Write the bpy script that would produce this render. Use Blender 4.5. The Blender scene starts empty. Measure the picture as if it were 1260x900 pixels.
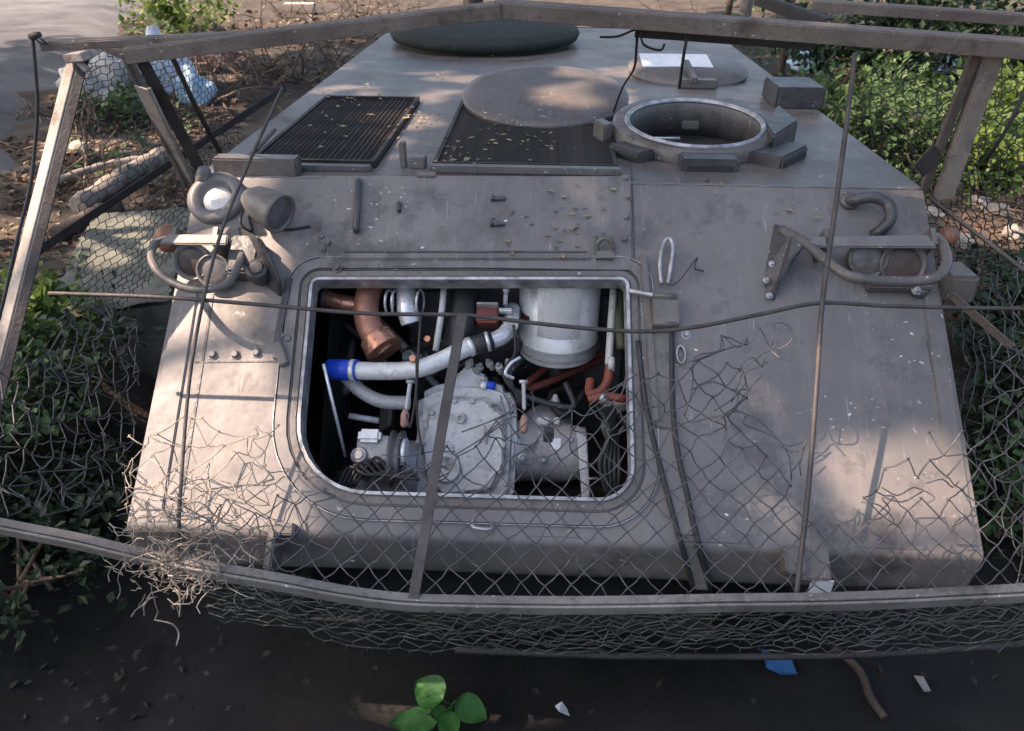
import bpy, bmesh, math, random
from mathutils import Vector, Matrix, noise
from mathutils.geometry import tessellate_polygon
R = random.Random(11)
S = bpy.context.scene
COL = S.collection

# ------------------------------------------------------------------ camera, sky, sun, exposure
CAM = Vector((-0.0413, -2.6679, 2.6529))
CR = Vector((0.99907, 0.04265, 0.00611)).normalized()
CU = Vector((-0.02694, 0.5078, 0.86106)).normalized()
CF = Vector((-0.03363, 0.86042, -0.50847)).normalized()
FPX = 950.9
cd = bpy.data.cameras.new('camera'); cam = bpy.data.objects.new('camera', cd); COL.objects.link(cam)
cd.sensor_fit = 'HORIZONTAL'; cd.sensor_width = 36; cd.lens = 36 * FPX / 1260
cd.clip_start = 0.02; cd.clip_end = 400
cd.dof.use_dof = True; cd.dof.focus_distance = 2.7; cd.dof.aperture_fstop = 4.5
cam.matrix_world = Matrix(((CR.x, CU.x, -CF.x, CAM.x), (CR.y, CU.y, -CF.y, CAM.y), (CR.z, CU.z, -CF.z, CAM.z), (0, 0, 0, 1)))
S.camera = cam

SUN = Vector((-0.60, -0.10, 0.79)).normalized()            # towards the sun
w = bpy.data.worlds.new('World'); S.world = w; w.use_nodes = True
wn = w.node_tree.nodes; wl = w.node_tree.links
sky = wn.new('ShaderNodeTexSky'); sky.sky_type = 'NISHITA'; sky.sun_disc = False
sky.sun_elevation = math.asin(SUN.z); sky.sun_rotation = math.atan2(SUN.x, SUN.y)
sky.dust_density = 5.0; sky.ozone_density = 1.0; sky.altitude = 100
wl.new(sky.outputs[0], wn['Background'].inputs['Color']); wn['Background'].inputs['Strength'].default_value = 0.15
sl = bpy.data.lights.new('sun', 'SUN'); sl.energy = 5.0; sl.angle = math.radians(0.55); sl.color = (1.0, 0.76, 0.60)
so = bpy.data.objects.new('sun', sl); COL.objects.link(so)
so.rotation_euler = SUN.to_track_quat('Z', 'Y').to_euler(); so.location = SUN * 30
S.view_settings.view_transform = 'Standard'; S.view_settings.look = 'None'
S.view_settings.exposure = 1.4; S.view_settings.gamma = 1

# ------------------------------------------------------------------ measuring helpers: where a sight line meets a plane of the place
def ray(x, y): return CF * FPX + CR * (x - 630) - CU * (y - 450)
SL = 0.6908; ZR = 1.83; W = 1.27; GL = 1.227                 # glacis slope, roof height, half width, glacis length
GN = Vector((0, -math.sin(SL), math.cos(SL))); GV = Vector((0, math.cos(SL), math.sin(SL)))
GO = Vector((0, 0, ZR))
def onplane(x, y, o, n):
    d = ray(x, y); return CAM + d * ((o - CAM).dot(n) / d.dot(n))
NOSEY = -math.cos(SL) * GL - 0.022                            # the upright nose below the bend
def G(x, y, h=0.0):                                           # on the sloping front plate (or the nose below its bend), h above it
    p = onplane(x, y, GO + GN * h, GN)
    if (p - GO).dot(GV) < -GL - 0.01 and h > -0.02: p = onplane(x, y, Vector((0, NOSEY - h, 0)), Vector((0, 1, 0)))
    return p
def Rf(x, y, h=0.0): return onplane(x, y, Vector((0, 0, ZR + h)), Vector((0, 0, 1)))
def Zp(x, y, z): return onplane(x, y, Vector((0, 0, z)), Vector((0, 0, 1)))
def D(x, y, yy): return onplane(x, y, Vector((0, yy, 0)), Vector((0, 1, 0)))
def DX(x, y, xx): return onplane(x, y, Vector((xx, 0, 0)), Vector((1, 0, 0)))
def uv(p): return (p.x, (p - GO).dot(GV))
def G2(x, y): return uv(G(x, y))
def G3(u, v, h=0.0): return GO + Vector((u, 0, 0)) + GV * v + GN * h
NB = Vector((0, -1.22, 1.02)); NT = Vector((0, -0.22, 2.27))    # the cage's front: from front rail to top rail
NV = (NT - NB).normalized(); NN = Vector((0, -NV.z, NV.y))
def N(x, y, h=0.0): return onplane(x, y, NB + NN * h, NN)
def pix(p):
    d = p - CAM; z = d.dot(CF); return (630 + FPX * d.dot(CR) / z, 450 - FPX * d.dot(CU) / z)

# ------------------------------------------------------------------ materials
MATS = {}
def mat(name, c1, c2=None, rough=0.7, metal=0.0, scale=8.0, bump=0.15, bscale=60.0, detail=6.0, spec=0.4, c3=None, trans=0.0):
    if name in MATS: return MATS[name]
    m = bpy.data.materials.new(name); m.use_nodes = True; MATS[name] = m
    n = m.node_tree.nodes; l = m.node_tree.links; b = n['Principled BSDF']
    c2 = c2 or tuple(x * 0.75 for x in c1)
    tc = n.new('ShaderNodeTexCoord')
    nz = n.new('ShaderNodeTexNoise'); nz.inputs['Scale'].default_value = scale; nz.inputs['Detail'].default_value = detail
    nz.inputs['Roughness'].default_value = 0.65
    l.new(tc.outputs['Object'], nz.inputs['Vector'])
    cr = n.new('ShaderNodeValToRGB'); cr.color_ramp.elements[0].position = 0.33; cr.color_ramp.elements[1].position = 0.67
    cr.color_ramp.elements[0].color = (*c2, 1); cr.color_ramp.elements[1].color = (*c1, 1)
    if c3:
        e = cr.color_ramp.elements.new(0.75); e.color = (*c3, 1)
    l.new(nz.outputs['Fac'], cr.inputs['Fac']); l.new(cr.outputs['Color'], b.inputs['Base Color'])
    b.inputs['Metallic'].default_value = metal; b.inputs['Specular IOR Level'].default_value = spec
    mr = n.new('ShaderNodeMapRange'); mr.inputs['To Min'].default_value = max(0.05, rough - 0.13); mr.inputs['To Max'].default_value = min(1, rough + 0.13)
    nz2 = n.new('ShaderNodeTexNoise'); nz2.inputs['Scale'].default_value = scale * 3.1; nz2.inputs['Detail'].default_value = 4
    l.new(tc.outputs['Object'], nz2.inputs['Vector']); l.new(nz2.outputs['Fac'], mr.inputs['Value']); l.new(mr.outputs[0], b.inputs['Roughness'])
    if bump:
        nb = n.new('ShaderNodeTexNoise'); nb.inputs['Scale'].default_value = bscale; nb.inputs['Detail'].default_value = 5
        l.new(tc.outputs['Object'], nb.inputs['Vector'])
        bp = n.new('ShaderNodeBump'); bp.inputs['Strength'].default_value = bump; bp.inputs['Distance'].default_value = 0.01
        l.new(nb.outputs['Fac'], bp.inputs['Height']); l.new(bp.outputs[0], b.inputs['Normal'])
    return m

def hull_paint(name, base, dust, soot, chips=True, sc=1.0, metal=0.0, rmin=0.30, rmax=0.58, streak=(7.0, 0.7, 0.7), grime=0.22, fine=0.12):
    """old matt paint: dust drifts, brush streaks, stains and bare chips"""
    m = bpy.data.materials.new(name); m.use_nodes = True; MATS[name] = m
    n = m.node_tree.nodes; l = m.node_tree.links; b = n['Principled BSDF']
    tc = n.new('ShaderNodeTexCoord')
    def nt(scale, detail=5, rough=0.6, stretch=None):
        t = n.new('ShaderNodeTexNoise'); t.inputs['Scale'].default_value = scale * (sc if scale < 30 else 1 + (sc - 1) * .3); t.inputs['Detail'].default_value = detail; t.inputs['Roughness'].default_value = rough
        if stretch:
            mp = n.new('ShaderNodeMapping'); mp.inputs['Scale'].default_value = stretch; l.new(tc.outputs['Object'], mp.inputs['Vector']); l.new(mp.outputs[0], t.inputs['Vector'])
        else: l.new(tc.outputs['Object'], t.inputs['Vector'])
        return t.outputs['Fac']
    def ramp(src, a, c):
        r = n.new('ShaderNodeMapRange'); r.inputs['From Min'].default_value = a; r.inputs['From Max'].default_value = c; l.new(src, r.inputs['Value']); return r.outputs[0]
    def mix(f, a, c):
        x = n.new('ShaderNodeMix'); x.data_type = 'RGBA'; l.new(f, x.inputs['Factor'])
        for s, v in ((x.inputs['A'], a), (x.inputs['B'], c)):
            if isinstance(v, tuple): s.default_value = (*v, 1)
            else: l.new(v, s)
        return x.outputs['Result']
    def mul(a, k):
        x = n.new('ShaderNodeMath'); x.operation = 'MULTIPLY'
        l.new(a, x.inputs[0])
        if isinstance(k, float): x.inputs[1].default_value = k
        else: l.new(k, x.inputs[1])
        return x.outputs[0]
    c = mix(ramp(nt(0.9, 5, 0.55), 0.40, 0.66), base, dust)
    c = mix(mul(ramp(nt(2.2, 9, 0.72, streak), 0.50, 0.75), 0.6), c, dust)         # drip streaks down the slope
    c = mix(mul(ramp(nt(3.4, 8, 0.7), 0.55, 0.66), 0.65), c, tuple(0.55 * x for x in base))    # scuffed darker paint
    c = mix(mul(ramp(nt(1.9, 8, 0.7), 0.57, 0.68), 0.85), c, soot)                             # grease and soot stains
    c = mix(mul(ramp(nt(2.9, 8, 0.7, (1, 1.3, 1)), 0.58, 0.72), 0.5), c, (dust[0] * 1.02, dust[1] * 0.86, dust[2] * 0.75))   # reddish dust
    c = mix(mul(ramp(nt(38, 5, 0.7), 0.55, 0.74), grime), c, soot)                               # speckled grime
    c = mix(mul(ramp(nt(16, 6, 0.75, (5, 0.35, 0.35)), 0.62, 0.68), 0.45), c, (0.45, 0.43, 0.41))   # fine scratches
    c = mix(mul(ramp(nt(7, 9, 0.78), 0.575, 0.60), 0.4), c, tuple(0.5 * x for x in base))        # crisp scuffs and flaked patches
    if chips:
        ch = mul(ramp(nt(70, 2, 0.5, (0.55, 1, 1)), 0.69, 0.715), ramp(nt(2.3, 3), 0.53, 0.61))
        c = mix(ch, c, (0.62, 0.6, 0.56))
        ch2 = mul(ramp(nt(26, 4, 0.6), 0.685, 0.71), ramp(nt(1.6, 2), 0.54, 0.64))
        c = mix(mul(ch2, 0.6), c, (0.5, 0.48, 0.45))
    l.new(c, b.inputs['Base Color'])
    r = n.new('ShaderNodeMapRange'); r.inputs['To Min'].default_value = rmin; r.inputs['To Max'].default_value = rmax; b.inputs['Metallic'].default_value = metal
    l.new(nt(5, 6), r.inputs['Value']); l.new(r.outputs[0], b.inputs['Roughness']); b.inputs['Specular IOR Level'].default_value = 0.5
    bp = n.new('ShaderNodeBump'); bp.inputs['Strength'].default_value = 0.35; bp.inputs['Distance'].default_value = 0.007
    ad = n.new('ShaderNodeMath'); ad.operation = 'ADD'; l.new(mul(nt(90, 4), fine), ad.inputs[0]); l.new(mul(nt(5, 3), 2.2), ad.inputs[1])
    l.new(ad.outputs[0], bp.inputs['Height']); l.new(bp.outputs[0], b.inputs['Normal'])
    return m

M_HULL = hull_paint('hull paint', (0.122, 0.116, 0.113), (0.215, 0.192, 0.176), (0.048, 0.044, 0.041))
M_ROOF = hull_paint('roof paint', (0.092, 0.083, 0.077), (0.175, 0.148, 0.13), (0.03, 0.026, 0.024))
M_TRIM = hull_paint('trim paint', (0.085, 0.079, 0.075), (0.16, 0.142, 0.127), (0.034, 0.031, 0.029), True, 2.0)
M_DARK = mat('grease and inner shade', (0.034, 0.031, 0.03), (0.014, 0.013, 0.013), 0.6, 0, 6)  # grease tone; also paints the shade inside bay, wells and under grilles
M_DKPAINT = hull_paint('dark paint', (0.038, 0.038, 0.042), (0.072, 0.069, 0.07), (0.016, 0.016, 0.017), True, 3.0)
M_SOOT = mat('sooty grille', (0.045, 0.038, 0.034), (0.016, 0.014, 0.013), 0.6, 0.3)
M_RUSTG = mat('rusty grille slat', (0.085, 0.06, 0.047), (0.03, 0.024, 0.021), 0.6, 0.3, 6)
M_BARE = mat('worn bare metal', (0.52, 0.52, 0.53), (0.16, 0.157, 0.16), 0.4, 0.5, 16)
M_ALU = hull_paint('cast aluminium', (0.40, 0.395, 0.39), (0.60, 0.59, 0.58), (0.10, 0.09, 0.08), False, 4.5, 0.1, 0.35, 0.65, (3, 1, 1), 0.5, 0.5)
M_ALU2 = hull_paint('dull casting', (0.33, 0.325, 0.325), (0.46, 0.45, 0.44), (0.07, 0.064, 0.06), False, 4.5, 0.15, 0.35, 0.65, (3, 1, 1), 0.5, 0.5)
M_WHITE = hull_paint('dirty white enamel', (0.66, 0.655, 0.635), (0.82, 0.81, 0.79), (0.30, 0.27, 0.23), False, 3.0, 0.2, 0.22, 0.5)
M_LABEL = mat('foil label', (0.82, 0.82, 0.80), (0.66, 0.65, 0.63), 0.28, 0.35, 4, 0.1, 40)
M_STEEL = mat('polished tube', (0.72, 0.72, 0.73), (0.5, 0.5, 0.51), 0.28, 0.4, 10)
M_COPPER = mat('copper heat wrap', (0.45, 0.22, 0.155), (0.25, 0.12, 0.085), 0.5, 0.4, 9, 0.4, 50)
M_COPPER2 = mat('bright copper foil', (0.62, 0.32, 0.22), (0.42, 0.2, 0.13), 0.3, 0.7, 20, 0.5, 40)
M_REDB = mat('red oxide', (0.22, 0.06, 0.045), (0.12, 0.035, 0.03), 0.5)
M_RED = mat('red hose', (0.22, 0.05, 0.03), (0.11, 0.03, 0.02), 0.55, 0, 18)
M_BLUE = mat('blue silicone', (0.015, 0.075, 0.60), (0.012, 0.04, 0.30), 0.35, 0, 22)
M_PINK = mat('dull pink cap', (0.36, 0.2, 0.16), (0.2, 0.12, 0.1), 0.6, 0, 30)
M_RUBBER = mat('black rubber', (0.035, 0.035, 0.037), (0.02, 0.02, 0.021), 0.6)
M_IRON = hull_paint('weathered angle iron', (0.105, 0.084, 0.072), (0.17, 0.142, 0.12), (0.05, 0.033, 0.024), True, 3.0, 0.1, 0.5, 0.8, None, 0.5, 0.8)
M_IRON_LIT = hull_paint('sunlit weathered iron', (0.25, 0.215, 0.185), (0.38, 0.335, 0.29), (0.10, 0.08, 0.065), True, 3.0, 0.05, 0.5, 0.8, None, 0.5, 0.8)  # weathered iron; sunlight on post faces is put into its pale colour
M_ROD = mat('dark rod steel', (0.085, 0.075, 0.072), (0.045, 0.04, 0.038), 0.6, 0.3, 14, 0.3, 70)
M_IRON3 = mat('dark iron', (0.05, 0.046, 0.046), (0.028, 0.025, 0.025), 0.65, 0.3, 10, 0.3, 70)  # dark steel; on post flanges the shaded side is put into colour
M_RAIL = hull_paint('grey front rail', (0.13, 0.12, 0.113), (0.22, 0.205, 0.19), (0.05, 0.04, 0.034), True, 3.0, 0.15, 0.4, 0.75, None, 0.5, 0.8)
M_WIRE = mat('dull net wire', (0.12, 0.115, 0.12), (0.06, 0.058, 0.062), 0.5, 0.4, 20, 0)
M_WIRE_LIT = mat('sunlit net wire', (0.40, 0.34, 0.27), (0.13, 0.11, 0.09), 0.5, 0.3, 20, 0)  # net wire; sunlight on the snarl is put into its pale colour
M_WIRE3 = mat('dark bunched wire', (0.11, 0.115, 0.105), (0.05, 0.053, 0.048), 0.6, 0.3, 20, 0)
M_GLASS = mat('lamp lens', (0.17, 0.155, 0.145), (0.08, 0.072, 0.068), 0.3, 0.0, 14, 0.3, 60)
M_LENSW = mat('white lamp lens', (0.75, 0.72, 0.67), (0.5, 0.47, 0.43), 0.4, 0.0, 18, 0.1)
M_ORANGE = mat('sunlit orange fitting', (0.30, 0.14, 0.09), (0.16, 0.085, 0.06), 0.5, 0, 16)  # orange carries the warm sunlight on plain fittings
M_STICK = mat('white sticker', (0.78, 0.79, 0.8), (0.62, 0.63, 0.64), 0.5, 0, 30)
M_TREAD = mat('track rubber', (0.05, 0.045, 0.04), (0.03, 0.027, 0.024), 0.8)

# ------------------------------------------------------------------ mesh helpers
class MB:
    def __init__(s): s.v = []; s.f = []; s.sm = []
    def add(s, vs, fs, smooth=False):
        o = len(s.v); s.v += [Vector(x) for x in vs]; s.f += [tuple(i + o for i in f) for f in fs]; s.sm += [smooth] * len(fs)
    def box(s, c, X, Y, Z):
        c = Vector(c); X = Vector(X); Y = Vector(Y); Z = Vector(Z)
        s.add([c + X * a + Y * b + Z * d for a in (-1, 1) for b in (-1, 1) for d in (-1, 1)],
              [(0, 1, 3, 2), (4, 6, 7, 5), (0, 4, 5, 1), (2, 3, 7, 6), (0, 2, 6, 4), (1, 5, 7, 3)])
    def tube(s, path, r, n=8, caps=True, smooth=True, close=False, squash=None):
        P = [Vector(p) for p in path]; m = len(P); rr = r if isinstance(r, (list, tuple)) else [r] * m
        T = []
        for i in range(m):
            a = P[(i - 1) % m] if (i or close) else P[0]; b = P[(i + 1) % m] if (i < m - 1 or close) else P[-1]
            t = b - a; T.append(t.normalized() if t.length > 1e-9 else Vector((0, 0, 1)))
        up = Vector((0, 0, 1)) if abs(T[0].z) < 0.9 else Vector((0, 1, 0))
        a = T[0].cross(up).normalized(); vs = []
        for i in range(m):
            a = (a - T[i] * a.dot(T[i])); a = a.normalized() if a.length > 1e-6 else T[i].orthogonal().normalized()
            b = T[i].cross(a)
            for k in range(n):
                an = 2 * math.pi * k / n
                vs.append(P[i] + (a * math.cos(an) + b * math.sin(an)) * rr[i])
        fs = []
        for i in range(m if close else m - 1):
            j = (i + 1) % m
            for k in range(n): fs.append((i * n + k, i * n + (k + 1) % n, j * n + (k + 1) % n, j * n + k))
        s.add(vs, fs, smooth)
        if caps and not close:
            o = len(s.v) - len(vs)
            s.f.append(tuple(o + k for k in reversed(range(n)))); s.f.append(tuple(o + (m - 1) * n + k for k in range(n))); s.sm += [False, False]
    def lathe(s, c, axis, prof, n=28, smooth=True, close=False):
        """prof: list of (radius, height along axis)"""
        c = Vector(c); ax = Vector(axis).normalized(); a = ax.orthogonal().normalized(); b = ax.cross(a); vs = []
        for r, h in prof:
            for k in range(n):
                an = 2 * math.pi * k / n; vs.append(c + ax * h + (a * math.cos(an) + b * math.sin(an)) * r)
        fs = []; m = len(prof)
        for i in range(m if close else m - 1):
            j = (i + 1) % m
            for k in range(n): fs.append((i * n + k, i * n + (k + 1) % n, j * n + (k + 1) % n, j * n + k))
        s.add(vs, fs, smooth)
        if not close:
            o = len(s.v) - len(vs)
            if prof[0][0] > 1e-5: s.f.append(tuple(o + k for k in reversed(range(n)))); s.sm.append(False)
            if prof[-1][0] > 1e-5: s.f.append(tuple(o + (m - 1) * n + k for k in range(n))); s.sm.append(False)
    def sheet(s, loops, top, bot):
        """flat plate with holes: loops = outline + holes as lists of 2-tuples; top/bot map (a,b) to a point"""
        tris = tessellate_polygon([[Vector((a, b, 0)) for a, b in L] for L in loops])
        flat = [p for L in loops for p in L]
        s.add([top(*p) for p in flat], tris)
        s.add([bot(*p) for p in flat], [tuple(reversed(t)) for t in tris])
        for L in loops:
            n = len(L); s.add([top(*p) for p in L] + [bot(*p) for p in L], [(i, (i + 1) % n, n + (i + 1) % n, n + i) for i in range(n)])
    def prism(s, poly, vec):
        """poly: list of points, extruded by vec"""
        n = len(poly); P = [Vector(p) for p in poly]; vec = Vector(vec)
        s.add(P + [p + vec for p in P], [tuple(range(n)), tuple(reversed(range(n, 2 * n)))] + [(i, n + i, n + (i + 1) % n, (i + 1) % n) for i in range(n)])
    def build(s, name, m, parent=None, bevel=0, seg=2, fix=True):
        me = bpy.data.meshes.new(name); me.from_pydata([tuple(v) for v in s.v], [], s.f); me.update()
        for p, q in zip(me.polygons, s.sm): p.use_smooth = q
        if fix or bevel:
            bm = bmesh.new(); bm.from_mesh(me)
            if fix: bmesh.ops.recalc_face_normals(bm, faces=bm.faces)
            if bevel:
                bmesh.ops.remove_doubles(bm, verts=bm.verts, dist=1e-5)
                es = [e for e in bm.edges if len(e.link_faces) == 2 and e.calc_face_angle(0) > 0.5]
                bmesh.ops.bevel(bm, geom=es, offset=bevel, segments=seg, affect='EDGES', clamp_overlap=True)
            bm.to_mesh(me); bm.free()
        me.materials.append(m)
        o = bpy.data.objects.new(name, me); COL.objects.link(o)
        if parent: o.parent = parent
        return o
def one(name, m, parent, fn, bevel=0, seg=2):
    b = MB(); fn(b); return b.build(name, m, parent, bevel, seg)
def thing(name, label, cat, group=None):
    o = bpy.data.objects.new(name, None); o.empty_display_size = 0.1; COL.objects.link(o); return tag(o, label, cat, group)
def tag(o, label=None, cat=None, group=None, kind=None):
    for k, v in (('label', label), ('category', cat), ('group', group), ('kind', kind)):
        if v: o[k] = v
    return o
def smooth_path(pts, n=6):
    P = [Vector(p) for p in pts]; out = []
    for i in range(len(P) - 1):
        p0 = P[i - 1] if i else P[0] * 2 - P[1]; p1 = P[i]; p2 = P[i + 1]; p3 = P[i + 2] if i + 2 < len(P) else P[-1] * 2 - P[-2]
        for k in range(n):
            t = k / n; out.append(0.5 * ((2 * p1) + (p2 - p0) * t + (2 * p0 - 5 * p1 + 4 * p2 - p3) * t * t + (3 * p1 - p0 - 3 * p2 + p3) * t ** 3))
    return out + [P[-1]]
def round_poly(P, rad, n=8):
    """rounded corners, P list of 2-tuples"""
    out = []; m = len(P)
    for i in range(m):
        p = Vector((*P[i], 0)); a = Vector((*P[i - 1], 0)); b = Vector((*P[(i + 1) % m], 0)); r = rad[i]
        da = (a - p).normalized(); db = (b - p).normalized(); ang = da.angle(db); t = r / math.tan(ang / 2)
        c = p + (da + db).normalized() * (r / math.sin(ang / 2)); s0 = p + da * t - c; s1 = p + db * t - c
        for k in range(n + 1):
            f = k / n; th = s0.angle(s1); v = (s0 * math.sin((1 - f) * th) + s1 * math.sin(f * th)) / math.sin(th)
            out.append(((c + v).x, (c + v).y))
    return out
def offset_loop(L, d):
    m = len(L); out = []; area = sum(L[i - 1][0] * L[i][1] - L[i][0] * L[i - 1][1] for i in range(m)); sg = 1 if area > 0 else -1
    for i in range(m):
        a = Vector((L[i - 1][0] - 0, L[i - 1][1], 0)); b = Vector((L[(i + 1) % m][0], L[(i + 1) % m][1], 0)); t = (b - a).normalized()
        out.append((L[i][0] + sg * t.y * d, L[i][1] - sg * t.x * d))
    return out
def circle2(cx, cy, r, n=32): return [(cx + r * math.cos(2 * math.pi * k / n), cy + r * math.sin(2 * math.pi * k / n)) for k in range(n)]

# ------------------------------------------------------------------ the ground
PIT = 0.0
def ground_z(x, y):
    def ss(a, b, t): t = max(0, min(1, (t - a) / (b - a))); return t * t * (3 - 2 * t)
    side = ss(1.7, 2.7, abs(x + (0.1 if x < 0 else -0.1)))
    back = ss(3.9, 5.4, y); front = ss(-1.75, -2.5, y) * 1.35
    h = max(side * 0.62, back * 0.55, front * 0.8)
    n_ = noise.noise(Vector((x * 0.55, y * 0.55, 1.3))) * 0.16 + noise.noise(Vector((x * 1.9, y * 1.9, 4.1))) * 0.07 + noise.noise(Vector((x * 6, y * 6, 2.0))) * 0.02
    return PIT + h + n_ * (0.5 + h)
def make_ground():
    b = MB(); xs = []; ys = []
    def axis(lo, hi, step, far):
        a = []; t = lo
        while t <= hi: a.append(t); t += step
        l = []; d = step; t = lo
        while t > -far: d *= 1.35; t -= d; l.append(t)
        r = []; d = step; t = a[-1]
        while t < far: d *= 1.35; t += d; r.append(t)
        return l[::-1] + a + r
    xs = axis(-7, 7, 0.11, 150); ys = axis(-3.5, 10, 0.11, 150); nx = len(xs)
    b.add([(x, y, ground_z(x, y)) for y in ys for x in xs], [(j * nx + i, j * nx + i + 1, (j + 1) * nx + i + 1, (j + 1) * nx + i) for j in range(len(ys) - 1) for i in range(nx - 1)], True)
    m = mat('soil', (0.085, 0.07, 0.056), (0.038, 0.031, 0.026), 0.95, 0, 2.2, 0.8, 25, 9, 0.15, c3=(0.14, 0.10, 0.075))
    tag(b.build('ground', m, None, fix=False), kind='structure')
make_ground()
def make_pit_floor():
    # near-black mud in front of and below the vehicle
    b = MB(); nx = 40; ny = 26
    vs = []
    for j in range(ny + 1):
        for i in range(nx + 1):
            x = -2.35 + 4.7 * i / nx; y = -1.9 + 2.6 * j / ny; vs.append((x, y, ground_z(x, y) + 0.055 + 0.01 * noise.noise(Vector((x * 5, y * 5, 7)))))
    b.add(vs, [(j * (nx + 1) + i, j * (nx + 1) + i + 1, (j + 1) * (nx + 1) + i + 1, (j + 1) * (nx + 1) + i) for j in range(ny) for i in range(nx)], True)
    tag(b.build('mud', mat('near black mud', (0.022, 0.021, 0.02), (0.012, 0.012, 0.012), 0.85, 0, 3, 0.7, 20, 8, 0.2), None, fix=False), kind='structure')
make_pit_floor()
def make_road():
    b = MB(); pts = []
    # worn grey road running past on the left
    A = [(p.x, p.y) for p in (Zp(x, y, 0.80) for x, y in ((200, -40), (186, 0), (172, 30), (150, 62), (112, 100), (88, 140), (76, 175), (40, 235), (0, 270), (-60, 320)))]
    n = len(A); vs = []
    for k, (x, y) in enumerate(A):
        for t in range(13):
            X = x - t * 1.0 - (t ** 1.6) * 0.1 + (0.25 * noise.noise(Vector((x, y, 2))) if t == 0 else 0); vs.append((X, y + t * 0.35, (0.5 if t == 0 else 0.80) + 0.03 * noise.noise(Vector((X * .4, y * .4, 0)))))
    b.add(vs, [(j * 13 + i, j * 13 + i + 1, (j + 1) * 13 + i + 1, (j + 1) * 13 + i) for j in range(n - 1) for i in range(12)], True)
    m = mat('worn grey road', (0.13, 0.127, 0.13), (0.05, 0.048, 0.05), 0.9, 0, 0.9, 0.5, 14, 9, 0.2, c3=(0.17, 0.155, 0.15))
    tag(b.build('road', m, None), kind='structure')
make_road()

# ------------------------------------------------------------------ the vehicle
V = thing('armoured_vehicle', 'grey tracked armoured carrier with its engine hatch open behind torn netting', 'armoured vehicle')
PV = lambda name, m, fn, parent=V, bevel=0, seg=2: one(name, m, parent, fn, bevel, seg)

# openings of the front plate
HOLE = round_poly([G2(387, 347), G2(769, 347), G2(776, 614), G2(364, 602)], [0.018, 0.018, 0.10, 0.23])
OUT = [(-W, 0), (W, 0), (W, -GL), (-W, -GL)]
b = MB(); b.sheet([OUT, offset_loop(HOLE, 0.004)], lambda u, v: G3(u, v, 0), lambda u, v: G3(u, v, -0.04)); b.build('front_plate', M_HULL, V)
# nose: rolled over below the front plate, then the lower plate
b = MB(); prof = []
for k in range(9):
    a = k / 8 * math.radians(92); prof.append((k, a))
def nose_pts(x):
    out = []; p = G3(x, -GL, 0.0); d = -GV; nrm = GN; c = p - nrm * 0.035
    for k in range(7):
        a = (math.pi / 2 - SL) * k / 6; out.append(c + (nrm * math.cos(a) + d * math.sin(a)) * 0.035)
    q = out[-1]
    for k in range(1, 5): out.append(q + Vector((0, 0.004 * k, -0.032 * k)))
    q = out[-1]; out.append(q + Vector((0, 0.012, -0.02))); out.append(q + Vector((0, 0.05, -0.045))); out.append(q + Vector((0, 0.40, -0.42)))
    return out
XS = [-W + i * 2 * W / 24 for i in range(25)]
vs = []
for x in XS:
    for p in nose_pts(x): vs.append(p + Vector((0, 0, 0.006 * noise.noise(Vector((x * 3, p.z * 4, 0))))))
m_ = len(nose_pts(0)); b.add(vs, [(i * m_ + k, (i + 1) * m_ + k, (i + 1) * m_ + k + 1, i * m_ + k + 1) for i in range(24) for k in range(m_ - 1)], True)
b.build('nose_plate', M_HULL, V)
# roof with its openings
DRV = Vector((0.645, 0.72, ZR)); CUP = Vector((D(597, 45, 3.25).x, 3.25, ZR))
HOLES = [[(-1.13, 0.12), (-0.655, 0.12), (-0.655, 1.26), (-1.13, 1.26)], [(-0.45, 0.12), (0.235, 0.12), (0.235, 1.26), (-0.45, 1.26)],
         circle2(DRV.x, DRV.y, 0.30), circle2(CUP.x, CUP.y, 0.55)]
b = MB(); b.sheet([[(-W, 0.0), (W, 0.0), (W, 4.15), (-W, 4.15)]] + HOLES, lambda x, y: Vector((x, y, ZR)), lambda x, y: Vector((x, y, ZR - 0.035)))
b.build('roof_plate', M_ROOF, V)
# weld bead along the edge between roof and front plate
PV('weld_bead', M_HULL, lambda b: b.tube([Vector((-W + 2 * W * i / 60, 0.0, ZR - 0.002 + 0.003 * math.sin(i * 2.1))) for i in range(61)], 0.0055, 6))
for sx in (-1, 1):
    x = sx * W; nl = G3(x, -GL)
    b = MB(); b.prism([(x, 0, ZR - 0.001), (x, 4.15, ZR - 0.001), (x, 4.15, 0.78), (x, -0.55, 0.78), (x, nl.y + 0.02, nl.z - 0.12), (x, nl.y, nl.z)], (-sx * 0.035, 0, 0)); b.build('side_plate', M_HULL, V)
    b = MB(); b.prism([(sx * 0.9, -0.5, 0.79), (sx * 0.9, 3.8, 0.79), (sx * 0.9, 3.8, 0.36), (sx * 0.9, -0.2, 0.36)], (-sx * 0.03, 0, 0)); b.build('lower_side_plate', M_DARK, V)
PV('rear_plate', M_HULL, lambda b: b.box((0, 4.13, 1.1), (W, 0, 0), (0, 0.02, 0), (0, 0, 0.73)))
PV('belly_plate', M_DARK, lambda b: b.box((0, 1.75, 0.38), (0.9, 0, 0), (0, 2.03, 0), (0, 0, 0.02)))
PV('sponson_floor', M_DARK, lambda b: b.box((0, 1.65, 0.80), (W - 0.04, 0, 0), (0, 2.1, 0), (0, 0, 0.015)))
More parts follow.
